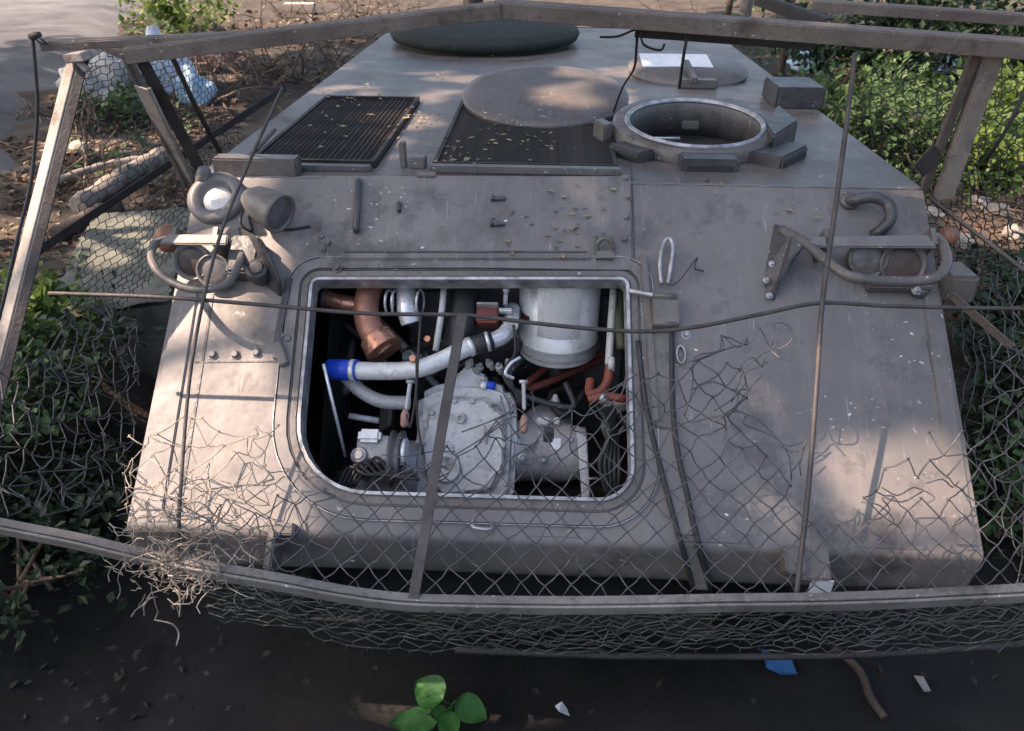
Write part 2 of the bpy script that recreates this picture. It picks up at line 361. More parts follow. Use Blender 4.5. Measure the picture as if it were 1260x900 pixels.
# tracks, in the dark under the sponsons
for sx in (-1, 1):
    tr = []; n = 68
    loop = []
    for k in range(n):
        t = k / n
        L = [(-0.42, 0.52), (-0.30, 0.66), (0.0, 0.72), (3.2, 0.72), (3.55, 0.6), (3.6, 0.4), (3.1, 0.06), (0.3, 0.06), (-0.28, 0.32)]
        per = [math.dist(L[i], L[(i + 1) % len(L)]) for i in range(len(L))]; tot = sum(per); d = t * tot; i = 0
        while d > per[i]: d -= per[i]; i += 1
        f = d / per[i]; a, c = L[i], L[(i + 1) % len(L)]; y = a[0] + (c[0] - a[0]) * f; z = a[1] + (c[1] - a[1]) * f
        dr = Vector((0, c[0] - a[0], c[1] - a[1])).normalized(); loop.append((y, z, dr))
    b = MB()
    for y, z, dr in loop:
        nr = Vector((0, dr.z, -dr.y)); b.box((sx * 1.1, y, z), (0.18, 0, 0), dr * 0.06, nr * 0.02); b.box(Vector((sx * 1.1, y, z)) - nr * 0.03, (0.13, 0, 0), dr * 0.03, nr * 0.015)
    tag(b.build('track', M_TREAD, V), kind='stuff')
    for k, yy in enumerate((-0.22, 0.5, 1.15, 1.8, 2.45, 3.1)):
        z = 0.50 if k == 0 else 0.39
        PV('road_wheel', M_TREAD, lambda b: b.lathe((sx * 1.0, yy, z), (sx, 0, 0), [(0.09, 0), (0.28, 0.01), (0.30, 0.03), (0.30, 0.15), (0.27, 0.16), (0.2, 0.13), (0.08, 0.15)], 24))

# engine hatch coaming: bright lip, groove, outer band
def band(name, m, o0, o1, h0, h1, hole=HOLE):
    b = MB(); A = offset_loop(hole, o0); B = offset_loop(hole, o1); n = len(A)
    rows = [[G3(*p, h0) for p in A], [G3(*p, h1) for p in offset_loop(hole, o0 + 0.002)], [G3(*p, h1) for p in offset_loop(hole, o1 - 0.002)], [G3(*p, h0) for p in B]]
    b.add([p for r in rows for p in r], [(r * n + i, r * n + (i + 1) % n, ((r + 1) % 4) * n + (i + 1) % n, ((r + 1) % 4) * n + i) for r in range(4) for i in range(n)], False)
    return b.build(name, m, V)
band('hatch_lip', M_BARE, 0.0, 0.014, -0.05, 0.014)
band('hatch_rim', M_TRIM, 0.017, 0.040, -0.03, 0.006)
band('hatch_seal', M_DKPAINT, 0.040, 0.046, -0.03, 0.0035)
band('hatch_band', M_HULL, 0.046, 0.086, -0.03, 0.009)
band('hatch_edge', M_BARE, 0.086, 0.092, -0.03, 0.012)
# dark strip and groove left of the hatch
def gbar(b, a, c, wid, h0, h1):
    """flat bar on the front plate between two sight points"""
    A = G(*a); C = G(*c); t = (C - A).normalized(); s = t.cross(GN).normalized() * wid / 2
    mid = (A + C) / 2 + GN * (h0 + h1) / 2; b.box(mid, t * (C - A).length / 2, s, GN * (h1 - h0) / 2)
PV('hinge_strip', M_DKPAINT, lambda b: gbar(b, (357, 345), (341, 428), 0.022, -0.01, 0.016))
PV('hatch_stop', M_TRIM, lambda b: gbar(b, (343, 425), (352, 452), 0.03, -0.005, 0.028), bevel=0.004)

# bolted cover plate above the hatch
b = MB(); cp = [G2(402, 219), G2(775, 219), G2(776, 334), G2(393, 328)]
b.sheet([round_poly(cp, [0.008, 0.008, 0.01, 0.02], 4)], lambda u, v: G3(u, v, 0.010), lambda u, v: G3(u, v, -0.002)); cover = b.build('cover_plate', M_HULL, V)
PV('cover_ridge', M_TRIM, lambda b: gbar(b, (420, 318), (727, 318), 0.026, 0.008, 0.017), cover, 0.004)
PV('cover_ridge_shade', M_DKPAINT, lambda b: gbar(b, (424, 312), (722, 312), 0.006, 0.008, 0.0135), cover)
PV('grab_bar', M_DKPAINT, lambda b: (b.tube(smooth_path([G(441, 222, 0.01), G(441, 228, 0.035), G(440, 255, 0.04), G(438, 280, 0.035), G(438, 284, 0.01)]), 0.012, 8)), cover)
for x, y in ((613, 247), (612, 278)):
    PV('bracket_tab', M_DKPAINT, lambda b: (gbar(b, (x - 9, y + 1), (x + 9, y), 0.016, 0.008, 0.022), gbar(b, (x - 7, y), (x - 5, y), 0.025, 0.008, 0.028)), cover, 0.003)
PV('bracket_tab', M_DKPAINT, lambda b: gbar(b, (492, 252), (492, 264), 0.012, 0.008, 0.026), cover, 0.003)
def bolt(p, n, r, h, m=M_TRIM, parent=V):
    b = MB(); b.lathe(p - n * 0.004, n, [(r * 1.5, 0), (r * 1.5, 0.005), (r, 0.006), (r, h * 0.7 + 0.004), (r * 0.75, h + 0.004)], 6 if r > 0.011 else 8, False); return b.build('bolt', m, parent)
for x, y in ((770, 220), (772, 243), (770, 268), (768, 295), (415, 330), (404, 300), (396, 292), (398, 308)):
    bolt(G(x, y, 0.01), GN, 0.011, 0.012, M_HULL, cover)
for x, y in ((262, 437), (290, 437), (316, 435), (340, 439), (347, 415), (355, 418)):
    bolt(G(x, y), GN, 0.013, 0.014, M_HULL)
PV('seam', M_DKPAINT, lambda b: gbar(b, (240, 446), (352, 445), 0.005, -0.004, 0.0022))
PV('seam', M_DKPAINT, lambda b: gbar(b, (777, 200), (781, 338), 0.006, -0.004, 0.0022))
PV('seam', M_DKPAINT, lambda b: gbar(b, (262, 362), (224, 610), 0.008, -0.004, 0.0025))
PV('seam', M_DKPAINT, lambda b: gbar(b, (1141, 420), (1164, 532), 0.008, -0.004, 0.0025))
PV('edge_strip', M_HULL, lambda b: gbar(b, (1136, 300), (1189, 672), 0.055, -0.004, 0.007), bevel=0.003)
PV('edge_strip', M_HULL, lambda b: gbar(b, (232, 352), (186, 628), 0.075, -0.004, 0.007), bevel=0.003)
# lifting ring on the cover
PV('lifting_eye', M_TRIM, lambda b: (b.tube([G(744, 305, 0.03) + (Vector((1, 0, 0)) * math.cos(t / 12 * 6.283) * 0.026 + (GV * 0.6 + GN * 0.8).normalized() * math.sin(t / 12 * 6.283) * 0.036) for t in range(12)], 0.009, 8, close=True), b.box(G(744, 315, 0.015), (0.03, 0, 0), GV * 0.014, GN * 0.012)))

# grilles: one slat is one part
def grille(x0, x1, y0, y1, along_y, n, m, m2):
    fr = MB(); t = 0.016
    for (a, c, d, e) in ((x0, x1, y0 - t, y0), (x0, x1, y1, y1 + t), (x0 - t, x0, y0 - t, y1 + t), (x1, x1 + t, y0 - t, y1 + t)):
        fr.box(((a + c) / 2, (d + e) / 2, ZR + 0.004), ((c - a) / 2, 0, 0), (0, (e - d) / 2, 0), (0, 0, 0.022))
    g = fr.build('grille', m2, V)
    pan = MB(); pan.box(((x0 + x1) / 2, (y0 + y1) / 2, ZR - 0.16), ((x1 - x0) / 2 + .02, 0, 0), (0, (y1 - y0) / 2 + .02, 0), (0, 0, 0.01)); pan.build('grille_pan', M_DARK, g)
    me = None
    for i in range(n):
        f = (i + 0.5) / n
        if me is None:
            b = MB(); tilt = 0.5
            if along_y: b.box((0, 0, 0), (0.0045, 0, 0.004), (0, (y1 - y0) / 2, 0), (-0.007, 0, 0.016))
            else: b.box((0, 0, 0), ((x1 - x0) / 2, 0, 0), (0, 0.0055, -0.003), (0, 0.008, 0.018))
            o = b.build('slat', m, g); me = o.data
        else:
            o = bpy.data.objects.new('slat', me); COL.objects.link(o); o.parent = g
        o.location = (x0 + (x1 - x0) * f if along_y else (x0 + x1) / 2, (y0 + y1) / 2 if along_y else y0 + (y1 - y0) * f, ZR + 0.001 + R.uniform(-.002, .002))
    return g
grille(-1.11, -0.675, 0.14, 1.24, True, 22, M_RUSTG, M_SOOT)
grille(-0.43, 0.215, 0.14, 1.24, False, 40, M_SOOT, M_SOOT)
PV('grille_edge', M_TRIM, lambda b: b.box(((-0.43 + 0.215) / 2, 0.09, ZR + 0.014), (0.345, 0, 0), (0, 0.022, 0), (0, 0, 0.013)), bevel=0.005)
PV('grille_edge', M_TRIM, lambda b: b.box((-0.9, 0.09, ZR + 0.010), (0.235, 0, 0), (0, 0.022, 0), (0, 0, 0.010)), bevel=0.005)
PV('hinge_post', M_TRIM, lambda b: (b.box(Rf(497, 205) + Vector((0, 0, 0.045)), (0.011, 0, 0), (0, 0.02, 0), (0, 0, 0.047)), b.box(Rf(508, 205) + Vector((0.02, 0, 0.02)), (0.03, 0, 0), (0, 0.03, 0), (0, 0, 0.02))), bevel=0.004)
PV('hinge_foot', M_TRIM, lambda b: b.box(G(525, 216, 0.008), (0.035, 0, 0), GV * 0.012, GN * 0.010), bevel=0.004)
PV('corner_block', M_TRIM, lambda b: b.box(Vector((-1.06, 0.03, ZR + 0.03)), (0.15, 0, 0), (0, 0.035, 0), (0, 0, 0.032)), bevel=0.006)

# round lid laid open over the intake grille
tl = math.radians(9)
AXL = Vector((0, -math.sin(tl), math.cos(tl)))
LC = Zp(671, 115, ZR + 0.085)
lid = PV('commander_lid', M_ROOF, lambda b: b.lathe(LC - AXL * 0.032, AXL, [(0.30, -0.02), (0.372, 0.0), (0.386, 0.006), (0.388, 0.028), (0.380, 0.036), (0.34, 0.038), (0.0, 0.044)], 48))
PV('lid_hinge', M_TRIM, lambda b: (b.box(LC + Vector((0.0, 0.43, -0.05)), (0.11, 0, 0), (0, 0.09, 0), (0, 0, 0.05)), b.tube([LC + Vector((-0.16, 0.42, 0.0)), LC + Vector((0.16, 0.42, 0.0))], 0.025, 10)), lid, 0.006)
PV('lid_handle', M_DKPAINT, lambda b: b.box(LC + Vector((-0.07, 0.20, 0.022)), (0.045, 0.01, 0), (-0.003, 0.014, 0), (0, 0, 0.008)), lid, 0.004)
PV('lid_post', M_DKPAINT, lambda b: b.lathe((LC.x, LC.y + 0.05, ZR - 0.01), (0, 0, 1), [(0.13, 0), (0.13, 0.055)], 20), lid)
# cupola ring under a low dark disc
def lathe_ring(c, ax, ri, ro, h0, h1, n=40):
    b = MB(); b.lathe(c, ax, [(ri, h0), (ri, h1 - 0.008), (ri + 0.008, h1), (ro - 0.008, h1), (ro, h1 - 0.008), (ro, h0)], n, True, True); return b
cup = lathe_ring(CUP, (0, 0, 1), 0.53, 0.60, -0.10, 0.06).build('cupola', M_SOOT, V)  # sooty ring, kept dark so its wall reads as shade
PV('cupola_cover', mat('dark green disc', (0.022, 0.027, 0.02), (0.010, 0.012, 0.010), 0.8, 0, 6, 0.5, 20), lambda b: b.lathe(CUP + Vector((0, 0, 0.075)), (0, -0.03, 1), [(0.655, -0.035), (0.67, 0.0), (0.66, 0.02), (0.5, 0.035), (0.2, 0.05), (0.0, 0.045)], 44), cup)
# driver's hatch: tilted ring, open lid behind, periscope blocks
td = math.radians(6.5); AXD = Vector((0, -math.sin(td), math.cos(td)))
DC = Zp(855, 150, ZR + 0.085)
ring = lathe_ring(DC, AXD, 0.262, 0.330, -0.16, 0.0, 48); ring = ring.build('driver_hatch_ring', M_TRIM, V)
ring2 = lathe_ring(DC, AXD, 0.262, 0.285, -0.01, 0.007, 48).build('ring_lip', M_BARE, ring)
PV('ring_collar', M_DKPAINT, lambda b: b.lathe(DC - AXD * 0.2, AXD, [(0.365, 0.0), (0.372, 0.10), (0.362, 0.135), (0.333, 0.15), (0.333, 0.0)], 48, True, True), ring)
PV('hatch_well', M_DARK, lambda b: b.lathe(DC - Vector((0, 0, 0.62)), (0, 0, 1), [(0.27, 0.50), (0.30, 0.42), (0.42, 0.30), (0.42, 0.0), (0.0, 0.0)], 32), ring)
PV('well_rail', M_STEEL, lambda b: b.tube([DC + Vector((-0.2, 0.12, -0.10)), DC + Vector((-0.03, 0.13, -0.10))], 0.006, 6), ring)
PV('well_latch', M_TRIM, lambda b: b.box(DC + Vector((0.02, 0.2, -0.06)), (0.035, 0, 0), (0, 0.02, 0), (0, 0, 0.015)), ring, 0.005)
for an, wd, hh, dd in ((-90, 0.105, 0.055, 0.03), (-38, 0.12, 0.055, 0.05), (-140, 0.085, 0.05, 0.025)):
    a = math.radians(an); rd = Vector((math.cos(a), math.sin(a), 0)); tg = Vector((-rd.y, rd.x, 0))
    c = DC + rd * (0.345 + dd * 0.4); c.z = DC.z - 0.075 - 0.02 * (rd.y < -.5)
    p = PV('periscope_block', M_DKPAINT, lambda b: b.box(c, tg * wd, rd * (dd + 0.02), (0, 0, hh)), ring, 0.008)
    PV('periscope_glass', M_RUBBER, lambda b: b.box(c + rd * (dd + 0.0215), tg * wd * 0.8, rd * 0.003, (0, 0, hh * 0.55)), p)
bl = PV('side_periscope', M_DKPAINT, lambda b: b.prism([Zp(958, 128, ZR + .09), Zp(983, 148, ZR + .09), Zp(952, 168, ZR + .09), Zp(940, 150, ZR + .09)], (0, 0, -0.10)), ring, 0.008)
LD = Zp(846, 84, ZR + 0.04)
dl = PV('driver_lid', M_ROOF, lambda b: b.lathe(LD - AXD * 0.03, AXD, [(0.27, 0), (0.335, 0.004), (0.342, 0.03), (0.32, 0.042), (0, 0.05)], 44))
PV('lid_pad', M_STICK, lambda b: b.box(LD + AXD * 0.026 + Vector((-0.06, 0.09, 0)), (0.20, 0, 0), AXD.cross(Vector((1, 0, 0))) * 0.13, AXD * 0.004), dl, 0.002)
PV('lid_arm', M_TRIM, lambda b: b.box(LD + AXD * 0.03 + Vector((-0.03, -0.27, 0)), (0.016, 0, 0), AXD.cross(Vector((1, 0, 0))) * 0.17, AXD * 0.014), dl, 0.004)
PV('lid_hinge', M_TRIM, lambda b: b.box(LD + Vector((0, -0.37, -0.015)), (0.10, 0, 0), (0, 0.04, 0), (0, 0, 0.022)), dl, 0.006)
PV('stowage_box', M_DKPAINT, lambda b: b.box(Zp(977, 104, ZR + 0.10) + Vector((0.02, 0.06, -0.05)), (0.115, 0, 0), (0, 0.14, 0), (0, 0, 0.05)), bevel=0.008)
PV('small_hatch_stop', M_TRIM, lambda b: b.box(DC + Vector((-0.37, -0.02, -0.06)), (0.02, 0.02, 0), (-0.02, 0.05, 0), (0, 0, 0.06)), bevel=0.006)

# right lamp cluster with its guard
def lamp(c, ax, r, d, lens, m=M_TRIM, name='headlamp', parent=V):
    o = PV(name, m, lambda b: b.lathe(c - ax * d, ax, [(r * 0.45, 0), (r * 0.8, d * 0.25), (r * 0.95, d * 0.6), (r * 1.05, d * 0.9), (r * 1.05, d), (r * 0.93, d), (r * 0.9, d - 0.008)], 28), parent)
    PV('lens', lens, lambda b: b.lathe(c - ax * 0.012, ax, [(r * 0.93, 0), (r * 0.8, 0.005), (r * 0.45, 0.009), (0.0, 0.010)], 28), o); return o
def lampset(mirror):
    pass
shelf = PV('lamp_shelf', M_HULL, lambda b: b.prism([G(1000, 293, 0.11), G(1140, 291, 0.11), G(1152, 307, 0.11), G(990, 306, 0.11)], GN * 0.012), bevel=0.004)
for q in ((1010, 303), (1138, 302)): PV('shelf_leg', M_TRIM, lambda b: b.box(G(*q, 0.06), (0.008, 0, 0), GV * 0.03, GN * 0.062), shelf)
FW = (GN * 0.55 + Vector((0, -1, 0)) * 0.75).normalized()
lamp(G(1070, 318, 0.075), FW, 0.062, 0.09, M_GLASS)
lamp(G(1112, 326, 0.070), FW, 0.072, 0.09, mat('brown lamp lens', (0.085, 0.06, 0.052), (0.04, 0.03, 0.027), 0.4, 0, 14))
PV('lamp_base', M_TRIM, lambda b: (b.box(G(1105, 348, 0.02), (0.10, 0, 0), GV * 0.03, GN * 0.025), b.lathe(G(1128, 356, 0.0), GN, [(0.035, 0), (0.035, 0.025), (0.02, 0.035)], 14)), bevel=0.004)
bolt(G(1128, 357, 0.035), GN, 0.012, 0.01, M_BARE)
PV('lamp_guard', M_TRIM, lambda b: b.tube(smooth_path([G(962, 283, 0.03), G(990, 299, 0.09), G(1018, 322, 0.16), G(1045, 340, 0.19), G(1085, 346, 0.195), G(1130, 346, 0.195), G(1155, 340, 0.19), G(1165, 322, 0.16), G(1160, 302, 0.09), G(1152, 292, 0.02)], 7), 0.0165, 10))
fin = PV('guard_fin', M_DKPAINT, lambda b: b.prism([G(952, 276, 0.0), G(975, 285, 0.07), G(988, 300, 0.10), G(970, 318, 0.10), G(957, 345, 0.06), G(949, 371, 0.0), G(940, 362, 0.0), G(940, 335, 0.0)], (0.012, 0, 0)), bevel=0.003)
for x, y in ((943, 345), (947, 364), (950, 325)): bolt(G(x, y, 0.02), GN, 0.008, 0.008, M_BARE, fin)
PV('hose_hook', M_DKPAINT, lambda b: b.tube(smooth_path([G(1042, 248, 0.0), G(1052, 246, 0.035), G(1075, 243, 0.055), G(1092, 251, 0.055), G(1096, 268, 0.05), G(1086, 282, 0.03), G(1076, 290, 0.0)], 7), [0.014] * 3 + [0.02] * 34 + [0.022] * 6, 10))
PV('hook_foot', M_TRIM, lambda b: b.lathe(G(1044, 249, 0), GN, [(0.032, -0.002), (0.032, 0.014), (0.02, 0.022)], 14))
# left lamp cluster
shl = PV('lamp_shelf', M_HULL, lambda b: b.prism([G(208, 290, 0.11), G(282, 291, 0.11), G(280, 303, 0.11), G(196, 302, 0.11)], GN * 0.012), bevel=0.004)
for q in ((222, 300), (272, 300)): PV('shelf_leg', M_TRIM, lambda b: b.box(G(*q, 0.05), (0.008, 0, 0), GV * 0.03, GN * 0.06), shl)
lamp(G(235, 322, 0.07), FW, 0.06, 0.09, mat('brown lamp lens', (0.085, 0.06, 0.052)))
lamp(G(262, 334, 0.06), FW, 0.055, 0.08, M_GLASS)
PV('lamp_guard', M_TRIM, lambda b: b.tube(smooth_path([G(212, 293, 0.02), G(192, 300, 0.1), G(186, 318, 0.15), G(200, 340, 0.18), G(235, 356, 0.19), G(275, 352, 0.18), G(292, 330, 0.12), G(300, 300, 0.02)], 7), 0.0125, 10))
PV('guard_fin', M_DKPAINT, lambda b: b.prism([G(296, 280, 0.0), G(312, 288, 0.10), G(332, 312, 0.12), G(346, 345, 0.07), G(348, 366, 0.0), G(330, 352, 0.0), G(305, 318, 0.0)], (-0.012, 0, 0)), bevel=0.003)  # fin enlarged to fill the dark blotch beside the guard
PV('shadow_block', M_DKPAINT, lambda b: (b.box(G(303, 318, 0.035), (0.05, 0.0, 0), GV * 0.07, GN * 0.036), b.lathe(G(318, 334, 0.05), GN, [(0.04, -0.04), (0.045, 0.01), (0.03, 0.03)], 12)), bevel=0.008)  # added block whose dark colour stands in for shadow beside the guard
ROL = (GN * 0.9 + Vector((0.2, -0.35, 0))).normalized()
lamp(G(346, 264, 0.10), Vector((0.86, -0.42, -0.25)).normalized(), 0.066, 0.15, M_GLASS, M_TRIM, 'driving_lamp')
b0 = PV('lamp_mount', M_HULL, lambda b: b.lathe(G(268, 246, 0.0), GN, [(0.10, -0.01), (0.10, 0.022), (0.088, 0.032), (0.062, 0.034), (0.06, 0.01), (0.0, 0.01)], 32))
PV('mount_disc', M_LENSW, lambda b: b.lathe(G(269, 247, 0.012), GN, [(0.052, 0), (0.05, 0.006), (0.03, 0.010), (0, 0.011)], 24), b0)
PV('corner_lug', M_HULL, lambda b: b.lathe(G(250, 217, 0.03), (0.4, -0.3, 0.8), [(0.024, -0.05), (0.026, 0.0), (0.022, 0.03), (0.012, 0.04)], 14))
PV('mount_cable', M_RUBBER, lambda b: b.tube(smooth_path([G(300, 255, 0.06), G(296, 275, 0.05), G(310, 285, 0.015), G(308, 262, 0.01), G(345, 282, 0.006), G(382, 279, 0.004)], 6), 0.005, 6))
PV('sunlit_fitting', M_ORANGE, lambda b: b.lathe(Vector((-W - 0.07, -0.18, 1.66)), (-0.3, -0.8, 0.5), [(0.045, -0.03), (0.05, 0.0), (0.04, 0.025), (0.0, 0.04)], 18))  # sunlit fitting, its warm light put into an orange colour
# right corner lug
PV('corner_lug', M_TRIM, lambda b: b.box(Vector((W + 0.05, -0.27, 1.60)), (0.05, 0, 0), (0, 0.07, 0), (0, 0, 0.05)), bevel=0.012)
PV('sunlit_fitting', M_ORANGE, lambda b: b.lathe(Vector((W + 0.11, -0.05, 1.68)), (0.3, -0.8, 0.5), [(0.03, -0.03), (0.034, 0.0), (0.028, 0.02), (0.0, 0.03)], 18))  # right-hand fitting, sunlight painted in with the same orange

# straps and latch right of the hatch
def gpoly(b, pts, wid, h0, h1):
    P = [G(*p) for p in pts]; n = len(P)
    for k in range(n - 1):
        t = (P[k + 1] - P[k]).normalized(); s = t.cross(GN).normalized() * wid / 2
        b.box((P[k] + P[k + 1]) / 2 + GN * ((h0 + h1) / 2 + 0.0004 * k), t * ((P[k + 1] - P[k]).length / 2 + 0.004), s, GN * (h1 - h0) / 2)
PV('latch_rail', M_TRIM, lambda b: gpoly(b, [(791, 318), (799, 420), (806, 520)], 0.024, -0.003, 0.022), bevel=0.004)
PV('latch_strap', M_TRIM, lambda b: gpoly(b, [(813, 395), (816, 460), (816, 527)], 0.062, -0.003, 0.014), bevel=0.004)
PV('latch_strap', M_HULL, lambda b: gpoly(b, [(817, 528), (838, 630), (844, 658)], 0.068, -0.003, 0.010), bevel=0.003)
PV('strap_end', M_HULL, lambda b: b.prism([G(839, 668, 0.006), G(853, 668, 0.006), G(873, 724, 0.006), G(855, 724, 0.006)], (0, -0.008, 0)), bevel=0.002)
PV('rubber_channel', M_RUBBER, lambda b: b.tube(smooth_path([G(785, 420, 0.012), G(797, 510, 0.014), G(822, 610, 0.014), G(834, 655, 0.016), G(838, 668, 0.020), G(854, 727, 0.012)], 6), 0.008, 8))
PV('rubber_channel', M_RUBBER, lambda b: b.tube(smooth_path([G(826, 385, 0.012), G(829, 520, 0.014), G(848, 620, 0.014), G(856, 655, 0.016), G(860, 669, 0.020), G(874, 724, 0.012)], 6), 0.0085, 8))
lt = PV('latch_block', M_TRIM, lambda b: (b.box(G(818, 384, 0.03), (0.042, 0, 0), GV * 0.055, GN * 0.032), b.tube([G(803, 364, 0.06), G(833, 366, 0.06)], 0.012, 8), b.tube([G(803, 398, 0.055), G(833, 399, 0.055)], 0.010, 8)), bevel=0.005)
PV('latch_handle', M_BARE, lambda b: b.tube(smooth_path([G(774, 358, 0.02), G(790, 361, 0.035), G(806, 364, 0.045), G(822, 368, 0.05)], 5), 0.008, 8), lt)
PV('shackle', M_BARE, lambda b: b.tube(smooth_path([G(814, 350, 0.02), G(812, 325, 0.03), G(816, 300, 0.035), G(824, 294, 0.035), G(828, 305, 0.035), G(825, 330, 0.03), G(822, 350, 0.02)], 5), 0.0075, 8), lt)
PV('latch_wire', M_DKPAINT, lambda b: b.tube(smooth_path([G(826, 352, 0.02), G(836, 345, 0.03), G(848, 330, 0.035), G(858, 317, 0.03), G(855, 330, 0.02), G(866, 334, 0.01)], 5), 0.0028, 5), lt)
PV('ring_eye', M_BARE, lambda b: b.tube([G(838, 436, 0.01) + Vector((1, 0, 0)) * math.cos(t * 0.524) * 0.014 + GV * math.sin(t * 0.524) * 0.03 for t in range(12)], 0.004, 6, close=True))
bolt(G(844, 412), GN, 0.011, 0.012, M_BARE)
# brackets on the nose
PV('nose_bracket', M_TRIM, lambda b: (b.box(G(975, 690, 0.02), (0.03, 0, 0), GV * 0.04, GN * 0.035), b.box(G(1000, 693, 0.02), (0.045, 0, 0), GV * 0.05, GN * 0.018)), bevel=0.006)
PV('sticker', M_STICK, lambda b: b.box(G(1010, 722, 0.055), (0.032, 0, 0), (GV * 0.5 + GN * 0.7) * 0.03, (GN * 0.5 - GV * 0.7) * 0.003))
PV('nose_bracket', M_TRIM, lambda b: (b.box(G(338, 676, 0.02), (0.012, 0, 0), GV * 0.065, GN * 0.05), b.box(G(350, 652, 0.015), (0.035, 0, 0), GV * 0.018, GN * 0.025)), bevel=0.005)
PV('nose_loop', M_BARE, lambda b: b.tube(smooth_path([G(583, 640, 0.0), G(583, 649, 0.03), G(604, 651, 0.03), G(605, 642, 0.0)], 4), 0.006, 6))

def rvec2(r): return Vector((r.gauss(0, 1), r.gauss(0, 1), r.gauss(0, 1))).normalized()
# ------------------------------------------------------------------ inside the engine bay
bay = MB()
x0, x1 = -0.78, 0.55
def quad(b, *p): b.add(p, [(0, 1, 2, 3)])
f0, f1 = 0.62, -0.9
quad(bay, (x0, 0.55, 0.62), (x1, 0.55, 0.62), (x1, 0.55, 1.72), (x0, 0.55, 1.72))
quad(bay, (x0, -0.92, 0.62), (x0, 0.55, 0.62), (x0, 0.55, 1.72), (x0, 0.0, 1.72)); quad(bay, (x1, -0.92, 0.62), (x1, 0.55, 0.62), (x1, 0.55, 1.72), (x1, 0.0, 1.72))
quad(bay, (x0, -0.92, 0.62), (x1, -0.92, 0.62), (x1, 0.55, 0.62), (x0, 0.55, 0.62))
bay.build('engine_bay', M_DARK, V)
eng = one('engine', M_DKPAINT, V, lambda b: (b.box((-0.12, 0.18, 1.08), (0.42, 0, 0), (0, 0.24, 0), (0, 0, 0.36)), b.box((-0.12, 0.05, 1.42), (0.26, 0, 0), (0, 0.12, 0), (0, 0, 0.10))), 0.02)
E_ = lambda x, y, d: G(x, y, -d)
def EP(name, m, fn, bevel=0, seg=2): return one(name, m, eng, fn, bevel, seg)
# air canister
CY = -0.10; cr = 0.148
cb = D(686, 455, CY - cr).z; ccx = D(687, 420, CY - cr * 0.3).x
EP('air_canister', M_WHITE, lambda b: b.lathe((ccx, CY, cb), (0, 0, 1), [(0.02, 0.004), (cr - 0.008, 0.0), (cr - 0.002, 0.003), (cr, 0.008), (cr, 0.060), (cr + 0.003, 0.063), (cr + 0.003, 0.069), (cr, 0.072), (cr, 0.36)], 44))
def arc_patch(b, a0, a1, z0, z1, r, n=14):
    vs = []
    for k in range(n + 1):
        a = math.radians(a0 + (a1 - a0) * k / n)
        for z in (z0, z1): vs.append((ccx + r * math.sin(a), CY - r * math.cos(a), z))
    b.add(vs, [(2 * k, 2 * k + 2, 2 * k + 3, 2 * k + 1) for k in range(n)], True)
EP('canister_label', M_LABEL, lambda b: arc_patch(b, -32, 28, cb + 0.125, cb + 0.34, cr + 0.0025))
EP('canister_tag', M_RED, lambda b: arc_patch(b, -66, -46, cb + 0.165, cb + 0.19, cr + 0.003))
EP('canister_neck', M_DKPAINT, lambda b: b.lathe((ccx, CY, cb - 0.16), (0, 0, 1), [(0.03, 0), (0.035, 0.05), (0.04, 0.16)], 14))
EP('canister_bracket', M_BARE, lambda b: (b.tube([(ccx + (cr + 0.006) * math.sin(t), CY - (cr + 0.006) * math.cos(t), cb + 0.03) for t in [-1.9 + 3.8 * k / 24 for k in range(25)]], 0.003, 4)))
# transfer gearcase
GY = -0.47
GCN = Vector((0, -0.86, 0.51))
def DP(pts, yy): return [onplane(x, y, Vector((0, yy, 1.10)), GCN) for x, y in pts]
def DQ(x, y, yy): return onplane(x, y, Vector((0, yy, 1.10)), GCN)
case_px = [(514, 486), (535, 475), (556, 470), (600, 470), (624, 478), (634, 498), (636, 540), (632, 606), (612, 640), (512, 640), (497, 610), (500, 565), (512, 540)]
EP('gearcase', M_ALU, lambda b: b.prism(DP(case_px, GY), -GCN * 0.2), 0.022, 4)
EP('gearcase_face', M_ALU, lambda b: b.prism(DP([(530, 500), (560, 488), (600, 490), (622, 510), (622, 570), (605, 604), (545, 610), (524, 590), (518, 545)], GY - 0.004), GCN * 0.025), 0.014, 3)
EP('gearcase_cap', M_ALU, lambda b: b.prism(DP([(556, 478), (558, 462), (568, 458), (572, 450), (582, 450), (586, 458), (598, 462), (600, 478)], GY + 0.03), -GCN * 0.1), 0.008, 3)
EP('filler_plug', M_BLUE, lambda b: b.lathe(DQ(604, 475, GY + 0.01), (1, -0.2, 0), [(0.012, -0.03), (0.016, -0.01), (0.016, 0.012), (0.008, 0.016)], 12))
EP('plug_collar', M_STEEL, lambda b: b.lathe(DQ(597, 475, GY + 0.01), (1, -0.2, 0), [(0.02, -0.02), (0.02, 0.008)], 8))
FWD = GCN
EP('sight_plug', M_ALU, lambda b: b.lathe(DQ(549, 576, GY - 0.033), FWD, [(0.05, -0.01), (0.05, 0.012), (0.042, 0.016), (0.036, 0.006), (0.0, 0.006)], 24))
EP('drain_boss', M_ALU2, lambda b: b.lathe(DQ(567, 515, GY - 0.033), FWD, [(0.018, -0.01), (0.018, 0.014), (0.010, 0.016), (0.009, 0.006), (0, 0.006)], 14))
for x, y in ((532, 508), (560, 494), (582, 494), (604, 498), (616, 520), (619, 548), (614, 580), (598, 600), (570, 604), (538, 600), (525, 575), (521, 545), (524, 524)):
    bolt(DQ(x, y, GY - 0.033), FWD, 0.008, 0.010, M_ALU2, eng)
for x, y in ((640, 520), (640, 560), (640, 596)): bolt(DQ(x - 18, y, GY - 0.0), FWD, 0.007, 0.010, M_ALU2, eng)
